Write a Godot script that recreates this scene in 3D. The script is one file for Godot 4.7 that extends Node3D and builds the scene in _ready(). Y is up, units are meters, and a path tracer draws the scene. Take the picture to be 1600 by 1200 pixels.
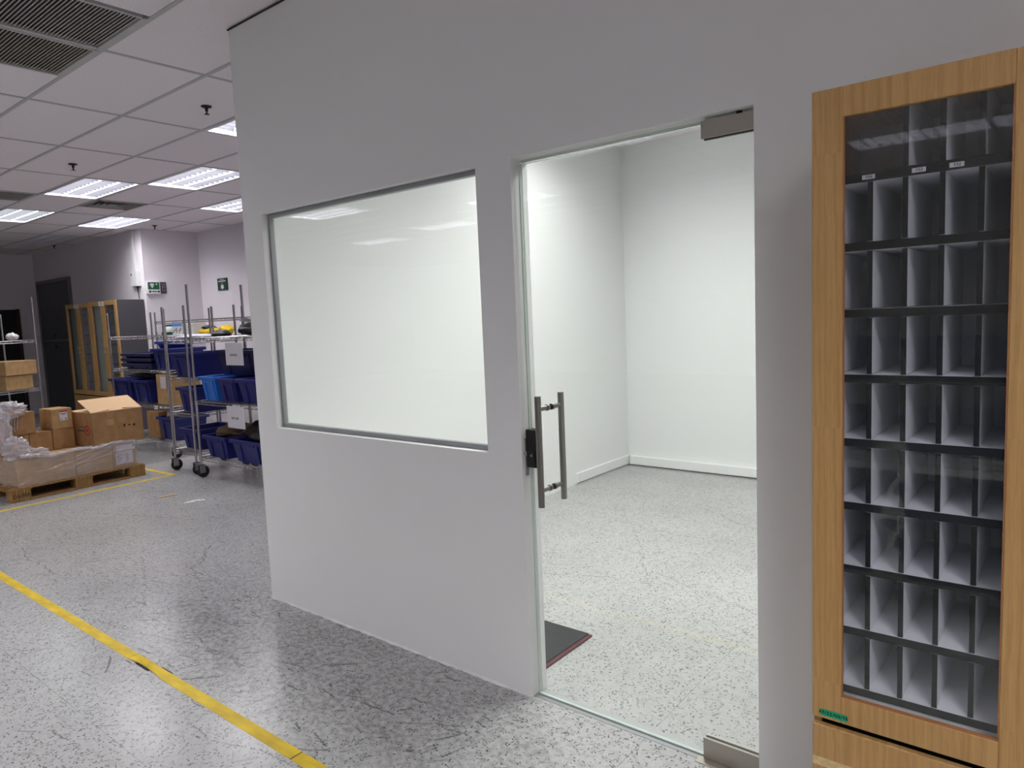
extends Node3D

# ------------------------------------------------------------------ constants
const H := 3.105            # ceiling height
const TX0 := -4.30          # a line of the ceiling grid along z
const TZ0 := 0.33           # a line of the ceiling grid along x
const TW := 1.2
const TD := 0.6

var M := {}
var used := {}
var rng := RandomNumberGenerator.new()
var hole := {}              # ceiling cells that hold a fixture instead of a tile

# ------------------------------------------------------------------ helpers
func numbered(n: String) -> String:
	if not used.has(n):
		used[n] = 0
		return n
	used[n] += 1
	return "%s_%03d" % [n, used[n]]

func tag(o: Node, label := "", category := "", group := "", kind := ""):
	if label != "": o.set_meta("label", label)
	if category != "": o.set_meta("category", category)
	if group != "": o.set_meta("group", group)
	if kind != "": o.set_meta("kind", kind)
	return o

func thing(called: String, label: String, category: String, at := Vector3.ZERO, turn := 0.0, group := "") -> Node3D:
	var o := Node3D.new()
	o.name = numbered(called)
	add_child(o, true)
	o.position = at
	o.rotation.y = turn
	tag(o, label, category, group)
	return o

func new_st() -> SurfaceTool:
	var st := SurfaceTool.new()
	st.begin(Mesh.PRIMITIVE_TRIANGLES)
	return st

func put(called: String, mesh: Mesh, mat: Material, parent: Node = null) -> MeshInstance3D:
	var o := MeshInstance3D.new()
	o.mesh = mesh
	o.material_override = mat
	if parent == null:
		o.name = numbered(called)
		add_child(o, true)
	else:
		o.name = called
		parent.add_child(o, true)
	return o

func obj(called: String, st: SurfaceTool, mat: Material, parent: Node = null) -> MeshInstance3D:
	return put(called, st.commit(), mat, parent)

func struct(called: String, st: SurfaceTool, mat: Material, label := "", category := "") -> MeshInstance3D:
	var o := obj(called, st, mat)
	tag(o, label, category, "", "structure")
	return o

# a triangle whose front looks along n; uv from the plane it lies in, in metres
func tri(st: SurfaceTool, a: Vector3, b: Vector3, c: Vector3, n: Vector3, smooth_n := []):
	var g := (b - a).cross(c - a)
	if g.length_squared() < 1e-16:
		return
	var pts := [a, b, c]
	var ns := smooth_n.duplicate()
	if g.dot(n) > 0.0:
		pts = [a, c, b]
		if ns.size() == 3: ns = [ns[0], ns[2], ns[1]]
	var ax := n.abs()
	for i in 3:
		var p: Vector3 = pts[i]
		st.set_normal(ns[i] if ns.size() == 3 else n)
		if ax.y >= ax.x and ax.y >= ax.z: st.set_uv(Vector2(p.x, p.z))
		elif ax.x >= ax.z: st.set_uv(Vector2(p.z, -p.y))
		else: st.set_uv(Vector2(p.x, -p.y))
		st.add_vertex(p)

func quad(st: SurfaceTool, a: Vector3, b: Vector3, c: Vector3, d: Vector3, out := Vector3.ZERO):
	var n := (c - a).cross(d - b).normalized()
	if out != Vector3.ZERO and n.dot(out) < 0.0: n = -n
	tri(st, a, b, c, n)
	tri(st, a, c, d, n)

func box(st: SurfaceTool, lo: Vector3, hi: Vector3, bv := 0.0, xf := Transform3D.IDENTITY):
	var c := (lo + hi) * 0.5
	var h := (hi - lo) * 0.5
	bv = minf(bv, minf(h.x, minf(h.y, h.z)) * 0.45)
	var bs := xf.basis
	if bv <= 0.0:
		for ax in 3:
			for s in [-1.0, 1.0]:
				var n := Vector3.ZERO
				n[ax] = s
				var u := Vector3.ZERO
				u[(ax + 1) % 3] = 1.0
				var v := Vector3.ZERO
				v[(ax + 2) % 3] = 1.0
				var p := c + n * h
				quad(st, xf * (p - u * h - v * h), xf * (p + u * h - v * h), xf * (p + u * h + v * h), xf * (p - u * h + v * h), bs * n)
		return
	var i := h - Vector3(bv, bv, bv)
	for ax in 3:
		var b1 := (ax + 1) % 3
		var b2 := (ax + 2) % 3
		for s in [-1.0, 1.0]:
			var n := Vector3.ZERO
			n[ax] = s
			var q := []
			for k in [[-1, -1], [1, -1], [1, 1], [-1, 1]]:
				var p := Vector3.ZERO
				p[ax] = s * h[ax]
				p[b1] = k[0] * i[b1]
				p[b2] = k[1] * i[b2]
				q.append(xf * (c + p))
			quad(st, q[0], q[1], q[2], q[3], bs * n)
		for s1 in [-1.0, 1.0]:
			for s2 in [-1.0, 1.0]:
				var n := Vector3.ZERO
				n[b1] = s1
				n[b2] = s2
				var q := []
				for k in [[-1, 0], [1, 0], [1, 1], [-1, 1]]:
					var p := Vector3.ZERO
					p[ax] = k[0] * i[ax]
					p[b1] = s1 * (h[b1] if k[1] == 0 else i[b1])
					p[b2] = s2 * (i[b2] if k[1] == 0 else h[b2])
					q.append(xf * (c + p))
				quad(st, q[0], q[1], q[2], q[3], bs * n)
	for sx in [-1.0, 1.0]:
		for sy in [-1.0, 1.0]:
			for sz in [-1.0, 1.0]:
				var s := Vector3(sx, sy, sz)
				var a := xf * (c + s * Vector3(h.x, i.y, i.z))
				var b := xf * (c + s * Vector3(i.x, h.y, i.z))
				var d := xf * (c + s * Vector3(i.x, i.y, h.z))
				tri(st, a, b, d, (bs * s).normalized())

# a round bar from a to b
func bar(st: SurfaceTool, a: Vector3, b: Vector3, r: float, n := 8, r2 := -1.0):
	if r2 < 0.0: r2 = r
	var d := (b - a).normalized()
	var u := d.cross(Vector3.UP if absf(d.y) < 0.9 else Vector3.RIGHT).normalized()
	var v := d.cross(u)
	for k in n:
		var t0 := TAU * k / n
		var t1 := TAU * (k + 1) / n
		var e0 := u * cos(t0) + v * sin(t0)
		var e1 := u * cos(t1) + v * sin(t1)
		var m := (e0 + e1).normalized()
		tri(st, a + e0 * r, a + e1 * r, b + e1 * r2, m, [e0, e1, e1])
		tri(st, a + e0 * r, b + e1 * r2, b + e0 * r2, m, [e0, e1, e0])
		tri(st, a, a + e0 * r, a + e1 * r, -d)
		tri(st, b, b + e0 * r2, b + e1 * r2, d)

# profile of (radius, along) turned about an axis through o
func lathe(st: SurfaceTool, o: Vector3, axis: Vector3, prof: Array, n := 20):
	var d := axis.normalized()
	var u := d.cross(Vector3.UP if absf(d.y) < 0.9 else Vector3.RIGHT).normalized()
	var v := d.cross(u)
	for i in prof.size() - 1:
		var p: Vector2 = prof[i]
		var q: Vector2 = prof[i + 1]
		var t := q - p
		var pn := Vector2(t.y, -t.x).normalized()     # (radial, axial)
		for k in n:
			var t0 := TAU * k / n
			var t1 := TAU * (k + 1) / n
			var e0 := u * cos(t0) + v * sin(t0)
			var e1 := u * cos(t1) + v * sin(t1)
			var n0 := (e0 * pn.x + d * pn.y).normalized()
			var n1 := (e1 * pn.x + d * pn.y).normalized()
			var m := (n0 + n1).normalized()
			var a := o + e0 * p.x + d * p.y
			var b := o + e1 * p.x + d * p.y
			var c := o + e1 * q.x + d * q.y
			var f := o + e0 * q.x + d * q.y
			tri(st, a, b, c, m, [n0, n1, n1])
			tri(st, a, c, f, m, [n0, n1, n0])

func text(s: String, h: float, mat: Material, parent: Node, at: Vector3, turn := Vector3.ZERO, bold := true, called := "lettering") -> MeshInstance3D:
	var t := TextMesh.new()
	var f := SystemFont.new()
	f.font_names = PackedStringArray(["Droid Sans"])
	f.font_weight = 700 if bold else 400
	t.font = f
	t.text = s
	t.font_size = 32
	t.pixel_size = h / 23.0
	t.depth = 0.0006
	var o := put(called, t, mat, parent)
	o.position = at
	o.rotation = turn
	return o

func mat(c: Color, rough := 0.6, metal := 0.0, spec := 0.5) -> StandardMaterial3D:
	var m := StandardMaterial3D.new()
	m.albedo_color = c
	m.roughness = rough
	m.metallic = metal
	m.metallic_specular = spec
	return m

func glass(alpha := 0.02) -> StandardMaterial3D:
	var m := mat(Color(0.75, 0.82, 0.78, alpha), 0.02)
	m.transparency = BaseMaterial3D.TRANSPARENCY_ALPHA
	return m

# ------------------------------------------------------------------ textures
func noise(freq: float, sd: int, oct := 3) -> FastNoiseLite:
	var n := FastNoiseLite.new()
	n.seed = sd
	n.frequency = freq
	n.fractal_octaves = oct
	return n

func floor_texture() -> ImageTexture:
	var N := 1024
	var im := Image.create(N, N, false, Image.FORMAT_RGB8)
	var cloud := noise(0.012, 5)
	var fine := noise(0.16, 9, 2)
	for y in N:
		for x in N:
			var v := 0.722 + 0.02 * cloud.get_noise_2d(x, y) + 0.05 * fine.get_noise_2d(x, y)
			im.set_pixel(x, y, Color(v * 0.995, v * 0.995, v))
	rng.seed = 77
	for k in 5200:
		var cx := rng.randf() * N
		var cy := rng.randf() * N
		var a := rng.randf() * PI
		var l := rng.randf_range(1.6, 5.6)
		var w := rng.randf_range(0.5, 1.5)
		var dark := rng.randf_range(0.3, 0.62)
		if k % 14 == 0: dark = 0.8
		var bend := rng.randf_range(-0.08, 0.08)
		var s := -l
		while s <= l:
			var px := cx + cos(a) * s - sin(a) * bend * s * s * 0.3
			var py := cy + sin(a) * s + cos(a) * bend * s * s * 0.3
			var ww := w * (1.0 - pow(absf(s / l), 3.0)) + 0.3
			var t := -ww
			while t <= ww:
				var X := posmod(int(px - sin(a) * t), N)
				var Y := posmod(int(py + cos(a) * t), N)
				im.set_pixel(X, Y, Color(dark, dark * 1.0, dark * 0.98))
				t += 0.7
			s += 0.7
	im.generate_mipmaps()
	return ImageTexture.create_from_image(im)

# wear and dirt on the floor: x -8.4 .. 1.2, z -4.2 .. 2.4
func dirt_texture() -> ImageTexture:
	var W := 1600
	var D := 1100
	var im := Image.create(W, D, false, Image.FORMAT_RGB8)
	var big := noise(0.7, 21, 3)
	var streak := noise(1.0, 33, 3)
	var grit := noise(9.0, 41, 3)
	for j in D:
		var z := -4.2 + 6.6 * (j + 0.5) / D
		for i in W:
			var x := -8.4 + 9.6 * (i + 0.5) / W
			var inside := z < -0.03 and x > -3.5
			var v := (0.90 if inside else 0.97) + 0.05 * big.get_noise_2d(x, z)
			# grey traffic dirt, broken up into grit
			var g := grit.get_noise_2d(x * 2.4 + z * 0.4, z * 3.4 - x * 0.4)
			var s := streak.get_noise_2d(x * 1.6 + z * 1.2, z * 3.0 - x * 1.2)
			if not inside:
				var near := dirty(x, z)
				v -= 0.08 * near + 0.15 * near * g + 0.08 * near * maxf(0.0, s)
			v -= 0.05 * maxf(0.0, s) * clampf(0.6 + 1.5 * g, 0.0, 1.3)
			v -= 0.07 * maxf(0.0, g)
			v = clampf(v, 0.2, 1.0)
			im.set_pixel(i, j, Color(v, v, v * (0.985 if inside else 0.995)))
	# black scuffs left by shoes and trolley wheels
	rng.seed = 404
	for k in 2600:
		var x := rng.randf_range(-8.2, 1.0)
		var z := rng.randf_range(-1.5, 2.2)
		if z < 0.0 and x > -3.6: continue
		if rng.randf() > 0.10 + 0.9 * dirty(x, z): continue
		var a := rng.randf_range(-0.7, 0.9) - 0.5
		var l := rng.randf_range(0.02, 0.12) * (1.6 if rng.randf() < 0.12 else 1.0)
		var bend := rng.randf_range(-2.0, 2.0)
		var dark := rng.randf_range(0.62, 0.9) if dirty(x, z) > 0.25 else rng.randf_range(0.78, 0.95)
		var n := int(l / 0.004) + 1
		for q in n:
			var t := l * q / n
			var i := int((x + cos(a + bend * t) * t + 8.4) / 9.6 * W)
			var j := int((z + sin(a + bend * t) * t + 4.2) / 6.6 * D)
			if i > 0 and j > 0 and i < W - 1 and j < D:
				var c := im.get_pixel(i, j)
				im.set_pixel(i, j, Color(c.r * dark, c.g * dark, c.b * dark))
	# hairline cracks and scratches
	rng.seed = 5
	var lines := [[-2.75, -2.55, -1.9, -1.15], [-3.2, -0.75, -2.15, -1.25], [-2.5, -2.2, -1.0, -2.25], [-1.9, -1.5, -0.8, -1.15], [-2.2, -2.9, -1.5, -2.7], [-6.6, -0.2, -5.4, -0.6], [-5.0, 0.1, -3.9, 0.5], [-4.2, 0.75, -3.0, 0.5], [-6.0, 0.5, -5.2, 0.62], [-4.8, -0.3, -4.2, 0.1], [-2.6, 0.95, -1.6, 0.7]]
	for l in lines:
		var n := 160
		var jx := 0.0
		for k in n:
			var t := float(k) / n
			jx += rng.randf_range(-0.006, 0.006)
			var x: float = lerpf(l[0], l[2], t) + jx
			var z: float = lerpf(l[1], l[3], t) - jx * 0.8
			var i := int((x + 8.4) / 9.6 * W)
			var j := int((z + 4.2) / 6.6 * D)
			if i > 0 and j > 0 and i < W and j < D and rng.randf() < 0.75:
				im.set_pixel(i, j, Color(0.62, 0.62, 0.61))
	rng.seed = 12
	for k in 70:
		im.set_pixel(rng.randi_range(300, 900), rng.randi_range(300, 700), Color(1, 1, 1))
	return ImageTexture.create_from_image(im)

func dirty(x: float, z: float) -> float:
	var d1 := Vector2((x + 2.9) / 1.0, (z - 0.36) / 0.42).length()
	var d2 := Vector2((x + 1.9) / 0.7, (z - 0.35) / 0.4).length()
	var d3 := Vector2((x + 3.7) / 0.9, (z - 0.25) / 0.5).length()
	return minf(1.0, exp(-d1 * d1) + 0.7 * exp(-d2 * d2) + 0.45 * exp(-d3 * d3))

func wood_texture(a: Color, b: Color) -> ImageTexture:
	var W := 512
	var im := Image.create(W, W, false, Image.FORMAT_RGB8)
	var g := noise(0.05, 3, 3)
	var f := noise(0.3, 8, 2)
	for y in W:
		for x in W:
			var wob := 5.0 * g.get_noise_2d(x * 0.25, y * 0.06)
			var v := 0.5 + 0.9 * g.get_noise_2d((x + wob) * 1.7, y * 0.03) + 0.5 * f.get_noise_2d(x * 1.5, y * 0.05)
			im.set_pixel(x, y, a.lerp(b, clampf(v, 0, 1)))
	return ImageTexture.create_from_image(im)

func speckle_texture(c: Color, amount: float, freq: float, sd: int, N := 256) -> ImageTexture:
	var im := Image.create(N, N, false, Image.FORMAT_RGB8)
	var n := noise(freq, sd, 4)
	for y in N:
		for x in N:
			var v := 1.0 + amount * n.get_noise_2d(x, y)
			im.set_pixel(x, y, Color(c.r * v, c.g * v, c.b * v))
	return ImageTexture.create_from_image(im)

func textured(m: StandardMaterial3D, t: Texture2D, per_metre: float) -> StandardMaterial3D:
	m.albedo_color = Color.WHITE
	m.albedo_texture = t
	m.uv1_scale = Vector3(per_metre, per_metre, 1)
	return m

func materials():
	M.wall = mat(Color(0.895, 0.90, 0.895), 0.7, 0, 0.3)
	M.hall = mat(Color(0.87, 0.845, 0.87), 0.7, 0, 0.3)
	M.tile = textured(mat(Color.WHITE, 0.9, 0, 0.2), speckle_texture(Color(0.92, 0.893, 0.91), 0.05, 0.2, 4), 1.6)
	M.tee = mat(Color(0.72, 0.715, 0.72), 0.5, 0, 0.4)
	M.slab = mat(Color(0.3, 0.3, 0.3), 0.9)
	var fl := mat(Color.WHITE, 0.2, 0, 0.5)
	fl.albedo_texture = floor_texture()
	fl.uv1_scale = Vector3(1.0 / 1.22, 1.0 / 1.22, 1)
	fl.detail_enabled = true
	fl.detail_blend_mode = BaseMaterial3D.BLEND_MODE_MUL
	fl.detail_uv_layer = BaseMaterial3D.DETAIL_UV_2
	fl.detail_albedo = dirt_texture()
	var one := Image.create(4, 4, false, Image.FORMAT_RGB8)
	one.fill(Color.WHITE)
	fl.detail_mask = ImageTexture.create_from_image(one)
	M.floor = fl
	M.joint = mat(Color(0.25, 0.25, 0.25), 0.8)
	M.glass = glass(0.015)
	M.edge = mat(Color(0.74, 0.79, 0.75), 0.2)
	M.edge.emission_enabled = false
	M.alu = mat(Color(0.58, 0.59, 0.60), 0.45, 0.3)
	M.steel = mat(Color(0.66, 0.64, 0.60), 0.38, 0.65)
	M.brushed = mat(Color(0.55, 0.54, 0.52), 0.35, 1.0)
	M.black = mat(Color(0.03, 0.03, 0.035), 0.5)
	M.rubber = mat(Color(0.07, 0.07, 0.075), 0.7)
	M.chrome = mat(Color(0.72, 0.71, 0.72), 0.22, 1.0)
	M.white = mat(Color(0.85, 0.85, 0.86), 0.5)
	M.louver = mat(Color(0.86, 0.86, 0.9), 0.35, 0.0)
	M.blade = mat(Color(0.27, 0.27, 0.30), 0.5)  # bright metal blades darkened so they keep a grey shade under lit tubes
	M.tube = mat(Color(1, 1, 1), 0.5)
	M.tube.emission_enabled = true
	M.tube.emission = Color(0.97, 0.97, 1.0)
	M.tube.emission_energy_multiplier = 3.0
	M.tube_off = mat(Color(0.8, 0.8, 0.8), 0.4)
	M.wood = textured(mat(Color.WHITE, 0.45, 0, 0.4), wood_texture(Color(0.65, 0.505, 0.31), Color(0.725, 0.58, 0.375)), 1.6)
	M.wood_edge = mat(Color(0.60, 0.40, 0.25), 0.5)
	M.laminate = mat(Color(0.90, 0.91, 0.94), 0.5)
	M.shade_laminate = mat(Color(0.42, 0.42, 0.45), 0.5)  # darker copy of the laminate, with low-light shade in its colour
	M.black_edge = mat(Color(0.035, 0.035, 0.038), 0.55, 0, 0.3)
	M.grey_side = mat(Color(0.27, 0.26, 0.29), 0.55)
	M.pale_green = mat(Color(0.55, 0.60, 0.57), 0.4)
	M.door_grey = mat(Color(0.30, 0.30, 0.32), 0.5)
	M.door_frame = mat(Color(0.42, 0.41, 0.43), 0.5)
	M.dark_opening = mat(Color(0.05, 0.045, 0.05), 0.6)
	M.brown = mat(Color(0.22, 0.13, 0.09), 0.6)
	M.yellow = textured(mat(Color.WHITE, 0.45), speckle_texture(Color(0.83, 0.71, 0.15), 0.14, 0.02, 31), 1.0)
	M.grille = mat(Color(0.74, 0.715, 0.715), 0.6)
	M.grille_olive = mat(Color(0.70, 0.68, 0.635), 0.6)
	M.grille_back = mat(Color(0.30, 0.29, 0.29), 0.9)
	M.void = mat(Color(0.05, 0.05, 0.05), 0.9)
	M.diffuser = mat(Color(0.62, 0.61, 0.6), 0.5)
	M.card = textured(mat(Color.WHITE, 0.8, 0, 0.3), speckle_texture(Color(0.64, 0.49, 0.34), 0.1, 0.03, 14), 1.0)
	M.card2 = textured(mat(Color.WHITE, 0.8, 0, 0.3), speckle_texture(Color(0.70, 0.57, 0.40), 0.1, 0.03, 15), 1.0)
	M.card_in = mat(Color(0.80, 0.67, 0.53), 0.8, 0, 0.3)
	M.pack_tape = mat(Color(0.60, 0.43, 0.27), 0.35)
	M.pallet = textured(mat(Color.WHITE, 0.85, 0, 0.2), wood_texture(Color(0.48, 0.36, 0.22), Color(0.66, 0.52, 0.34)), 2.5)
	M.film = mat(Color(0.93, 0.91, 0.94, 0.16), 0.12)
	M.film.transparency = BaseMaterial3D.TRANSPARENCY_ALPHA
	M.bunch = mat(Color(0.93, 0.91, 0.94, 0.30), 0.16)
	M.bunch.transparency = BaseMaterial3D.TRANSPARENCY_ALPHA
	M.blue = mat(Color(0.08, 0.115, 0.42), 0.45)
	M.navy = mat(Color(0.055, 0.075, 0.28), 0.45)
	M.bright_blue = mat(Color(0.07, 0.22, 0.62), 0.45)
	M.sky_blue = mat(Color(0.16, 0.45, 0.83), 0.45)
	M.paper = mat(Color(0.83, 0.82, 0.85), 0.7)
	M.ink = mat(Color(0.3, 0.3, 0.32), 0.7)
	M.grey_ink = mat(Color(0.48, 0.48, 0.5), 0.7)
	M.red = mat(Color(0.70, 0.14, 0.14), 0.6)
	M.green = mat(Color(0.03, 0.36, 0.22), 0.5)
	M.dark_green = mat(Color(0.02, 0.22, 0.15), 0.5)
	M.bright_green = mat(Color(0.08, 0.62, 0.42), 0.5)
	M.mat_top = textured(mat(Color.WHITE, 0.9), speckle_texture(Color(0.13, 0.135, 0.14), 0.3, 0.1, 51), 2.0)
	M.maroon = mat(Color(0.32, 0.12, 0.14), 0.8)
	M.masking = textured(mat(Color.WHITE, 0.6), speckle_texture(Color(0.80, 0.70, 0.50), 0.15, 0.06, 61), 3.0)
	M.yellow_pack = mat(Color(0.90, 0.75, 0.05), 0.5)
	M.plastic_bag = mat(Color(0.75, 0.73, 0.78), 0.35)
	M.dark_bag = mat(Color(0.20, 0.19, 0.20), 0.5)
	M.light_blue_print = mat(Color(0.35, 0.55, 0.85), 0.5)
	M.brown_paper = mat(Color(0.36, 0.28, 0.21), 0.8)

# ------------------------------------------------------------------ ceiling fixtures
func cell_key(i: int, k: int) -> String:
	return "%d,%d" % [i, k]

func cell_mid(i: int, k: int) -> Vector3:
	return Vector3(TX0 - TW * (i + 0.5), H, TZ0 - TD * (k + 0.5))

var lamp_proto: Node3D

func make_lamp() -> Node3D:
	var o := Node3D.new()
	var hx := 0.575
	var hz := 0.275
	var st := new_st()                     # housing: open-bottomed tray with a flange
	for s in [-1.0, 1.0]:
		box(st, Vector3(-hx - 0.02, 0.0, minf(s * hz, s * (hz + 0.02))), Vector3(hx + 0.02, 0.10, maxf(s * hz, s * (hz + 0.02))))
		box(st, Vector3(minf(s * hx, s * (hx + 0.02)), 0.0, -hz), Vector3(maxf(s * hx, s * (hx + 0.02)), 0.10, hz))
	box(st, Vector3(-hx - 0.02, 0.10, -hz - 0.02), Vector3(hx + 0.02, 0.112, hz + 0.02))
	obj("housing", st, M.louver, o)
	for z in [-0.183, 0.0, 0.183]:
		st = new_st()
		bar(st, Vector3(-0.56, 0.075, z), Vector3(0.56, 0.075, z), 0.013, 10)
		obj("tube", st, M.tube, o)
	# louver: four long blades, V-shaped, and short cross blades in the three channels
	for z in [-0.266, -0.0915, 0.0915, 0.266]:
		st = new_st()
		quad(st, Vector3(-hx, 0.0, z - 0.003), Vector3(hx, 0.0, z - 0.003), Vector3(hx, 0.045, z - 0.009), Vector3(-hx, 0.045, z - 0.009), Vector3(0, -0.1, -1))
		quad(st, Vector3(-hx, 0.0, z + 0.003), Vector3(hx, 0.0, z + 0.003), Vector3(hx, 0.045, z + 0.009), Vector3(-hx, 0.045, z + 0.009), Vector3(0, -0.1, 1))
		quad(st, Vector3(-hx, 0.0, z - 0.003), Vector3(hx, 0.0, z - 0.003), Vector3(hx, 0.0, z + 0.003), Vector3(-hx, 0.0, z + 0.003), Vector3(0, -1, 0))
		quad(st, Vector3(-hx, 0.045, z - 0.009), Vector3(hx, 0.045, z - 0.009), Vector3(hx, 0.045, z + 0.009), Vector3(-hx, 0.045, z + 0.009), Vector3(0, 1, 0))
		obj("louver_blade", st, M.louver, o)
	for z in [-0.179, 0.0, 0.179]:
		st = new_st()
		for k in 10:
			var x := -0.5225 + k * 0.1045 + 0.052
			box(st, Vector3(x - 0.0015, 0.004, z - 0.08), Vector3(x + 0.0015, 0.042, z + 0.08))
		tag(obj("cross_blades", st, M.blade, o), "", "", "", "stuff")
	return o

func lamp(i: int, k: int, label: String, energy: float, tint: Color, group := "recessed ceiling lights"):
	hole[cell_key(i, k)] = true
	var o: Node3D = lamp_proto.duplicate()
	o.name = numbered("ceiling_light")
	add_child(o, true)
	o.position = cell_mid(i, k)
	tag(o, label, "ceiling light", group)
	if energy <= 0.0:
		for c in o.get_children():
			if str(c.name).begins_with("tube"): c.material_override = M.tube_off
			if str(c.name).begins_with("cross"): c.material_override = M.louver
		return
	var l := AreaLight3D.new()
	l.name = "lamp_light"
	l.area_size = Vector2(1.10, 0.50)
	l.light_energy = energy
	l.light_color = tint
	l.area_range = 25.0
	l.area_attenuation = 2.0
	l.shadow_enabled = true
	l.position = Vector3(0, 0.055, 0)
	l.rotation_degrees.x = -90
	o.add_child(l, true)

func grille(called: String, x0: float, x1: float, z0: float, z1: float, label: String, fine: bool):
	var t := thing(called, label, "air grille", Vector3((x0 + x1) / 2, H, (z0 + z1) / 2), 0, "return air grilles in the ceiling")
	var w := (x1 - x0) / 2
	var d := (z1 - z0) / 2
	var st := new_st()
	for s in [-1.0, 1.0]:
		box(st, Vector3(-w + 0.012, -0.002, minf(s * (d - 0.012), s * (d - 0.035))), Vector3(w - 0.012, 0.02, maxf(s * (d - 0.012), s * (d - 0.035))))
		box(st, Vector3(minf(s * (w - 0.012), s * (w - 0.03)), -0.002, -d + 0.03), Vector3(maxf(s * (w - 0.012), s * (w - 0.03)), 0.02, d - 0.03))
	obj("frame", st, M.tee, t)
	st = new_st()
	box(st, Vector3(-w + 0.02, 0.026, -d + 0.02), Vector3(w - 0.02, 0.034, d - 0.02))
	obj("backing", st, M.grille_back, t)
	var n := 29 if fine else 58
	for k in n:
		st = new_st()
		var z := -d + 0.045 + (2 * d - 0.09) * k / (n - 1)
		var xf := Transform3D(Basis(Vector3.RIGHT, -0.6), Vector3(0, 0.010, z))
		box(st, Vector3(-w + 0.03, -0.0075, -0.002), Vector3(w - 0.03, 0.0075, 0.002), 0, xf)
		obj("slat", st, M.grille_olive if "olive" in label else M.grille, t)

func sprinkler(at: Vector3, label: String):
	var t := thing("sprinkler_head", label, "sprinkler", at, 0, "ceiling sprinklers")
	var st := new_st()
	lathe(st, Vector3.ZERO, Vector3.DOWN, [Vector2(0.038, 0.0), Vector2(0.036, 0.006), Vector2(0.016, 0.012), Vector2(0, 0.012)], 16)
	obj("flange", st, M.black, t)
	st = new_st()
	lathe(st, Vector3(0, -0.01, 0), Vector3.DOWN, [Vector2(0.011, 0.0), Vector2(0.011, 0.02), Vector2(0.006, 0.03), Vector2(0.006, 0.045), Vector2(0, 0.045)], 10)
	obj("stem", st, M.black, t)
	st = new_st()
	lathe(st, Vector3(0, -0.052, 0), Vector3.DOWN, [Vector2(0.0, 0.0), Vector2(0.018, 0.001), Vector2(0.018, 0.004), Vector2(0, 0.004)], 12)
	obj("deflector", st, M.black, t)

# ------------------------------------------------------------------ racks, bins, cartons
# local frame: x along the front (0..w), z back (0..-d), y up
func rack(called: String, label: String, at: Vector3, turn: float, w: float, d: float, h: float, levels: Array, casters: bool, posts := [true, true, true, true], heights := []) -> Node3D:
	var t := thing(called, label, "wire rack", at, turn)
	var base := 0.14 if casters else 0.0
	var spots := [Vector3(0, 0, 0), Vector3(w, 0, 0), Vector3(0, 0, -d), Vector3(w, 0, -d)]
	for i in 4:
		if not posts[i]: continue
		var s: Vector3 = spots[i]
		var hh: float = heights[i] if heights.size() else h
		var st := new_st()
		bar(st, s + Vector3(0, base, 0), s + Vector3(0, hh, 0), 0.0125, 10)
		bar(st, s + Vector3(0, hh, 0), s + Vector3(0, hh + 0.006, 0), 0.0135, 10)
		obj("post", st, M.chrome, t)
		if casters:
			var c := new_st()
			var q: Vector3 = s + Vector3(0, 0, 0)
			box(c, q + Vector3(-0.03, 0.128, -0.03), q + Vector3(0.03, 0.134, 0.03))
			box(c, q + Vector3(-0.022, 0.05, -0.03), q + Vector3(-0.019, 0.13, 0.03), 0.001)
			box(c, q + Vector3(0.019, 0.05, -0.03), q + Vector3(0.022, 0.13, 0.03), 0.001)
			bar(c, q + Vector3(-0.026, 0.0625, -0.015), q + Vector3(0.026, 0.0625, -0.015), 0.007)
			var fork := obj("caster", c, M.chrome, t)
			c = new_st()
			lathe(c, q + Vector3(-0.016, 0.0625, -0.015), Vector3.RIGHT, [Vector2(0.02, 0.0), Vector2(0.045, 0.002), Vector2(0.058, 0.004), Vector2(0.0625, 0.010), Vector2(0.0625, 0.022), Vector2(0.058, 0.028), Vector2(0.045, 0.030), Vector2(0.02, 0.032)], 20)
			obj("wheel", c, M.rubber, fork)
	for y in levels:
		var st := new_st()
		for zz in [0.0, -d]:
			bar(st, Vector3(0, y, zz), Vector3(w, y, zz), 0.004, 5)
			bar(st, Vector3(0, y - 0.03, zz), Vector3(w, y - 0.03, zz), 0.004, 5)
			var n := int(w / 0.075)
			for k in n:
				var a := w * k / n
				var b := w * (k + 0.5) / n
				var c := w * (k + 1.0) / n
				bar(st, Vector3(a, y - 0.03, zz), Vector3(b, y, zz), 0.0028, 4)
				bar(st, Vector3(b, y, zz), Vector3(c, y - 0.03, zz), 0.0028, 4)
		for xx in [0.0, w]:
			bar(st, Vector3(xx, y, 0), Vector3(xx, y, -d), 0.004, 5)
			bar(st, Vector3(xx, y - 0.03, 0), Vector3(xx, y - 0.03, -d), 0.004, 5)
			var n := int(d / 0.075)
			for k in n:
				var a := -d * k / n
				var b := -d * (k + 0.5) / n
				var c := -d * (k + 1.0) / n
				bar(st, Vector3(xx, y - 0.03, a), Vector3(xx, y, b), 0.0028, 4)
				bar(st, Vector3(xx, y, b), Vector3(xx, y - 0.03, c), 0.0028, 4)
		var m := int(w / 0.035)
		for k in range(1, m):
			var x := w * k / m
			bar(st, Vector3(x, y + 0.004, 0), Vector3(x, y + 0.004, -d), 0.002, 4)
		for f in [0.33, 0.67]:
			bar(st, Vector3(0, y - 0.004, -d * f), Vector3(w, y - 0.004, -d * f), 0.003, 4)
		for s in spots:
			bar(st, s + Vector3(0, y - 0.035, 0), s + Vector3(0, y + 0.006, 0), 0.017, 8)
		obj("shelf", st, M.chrome, t)
	return t

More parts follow.
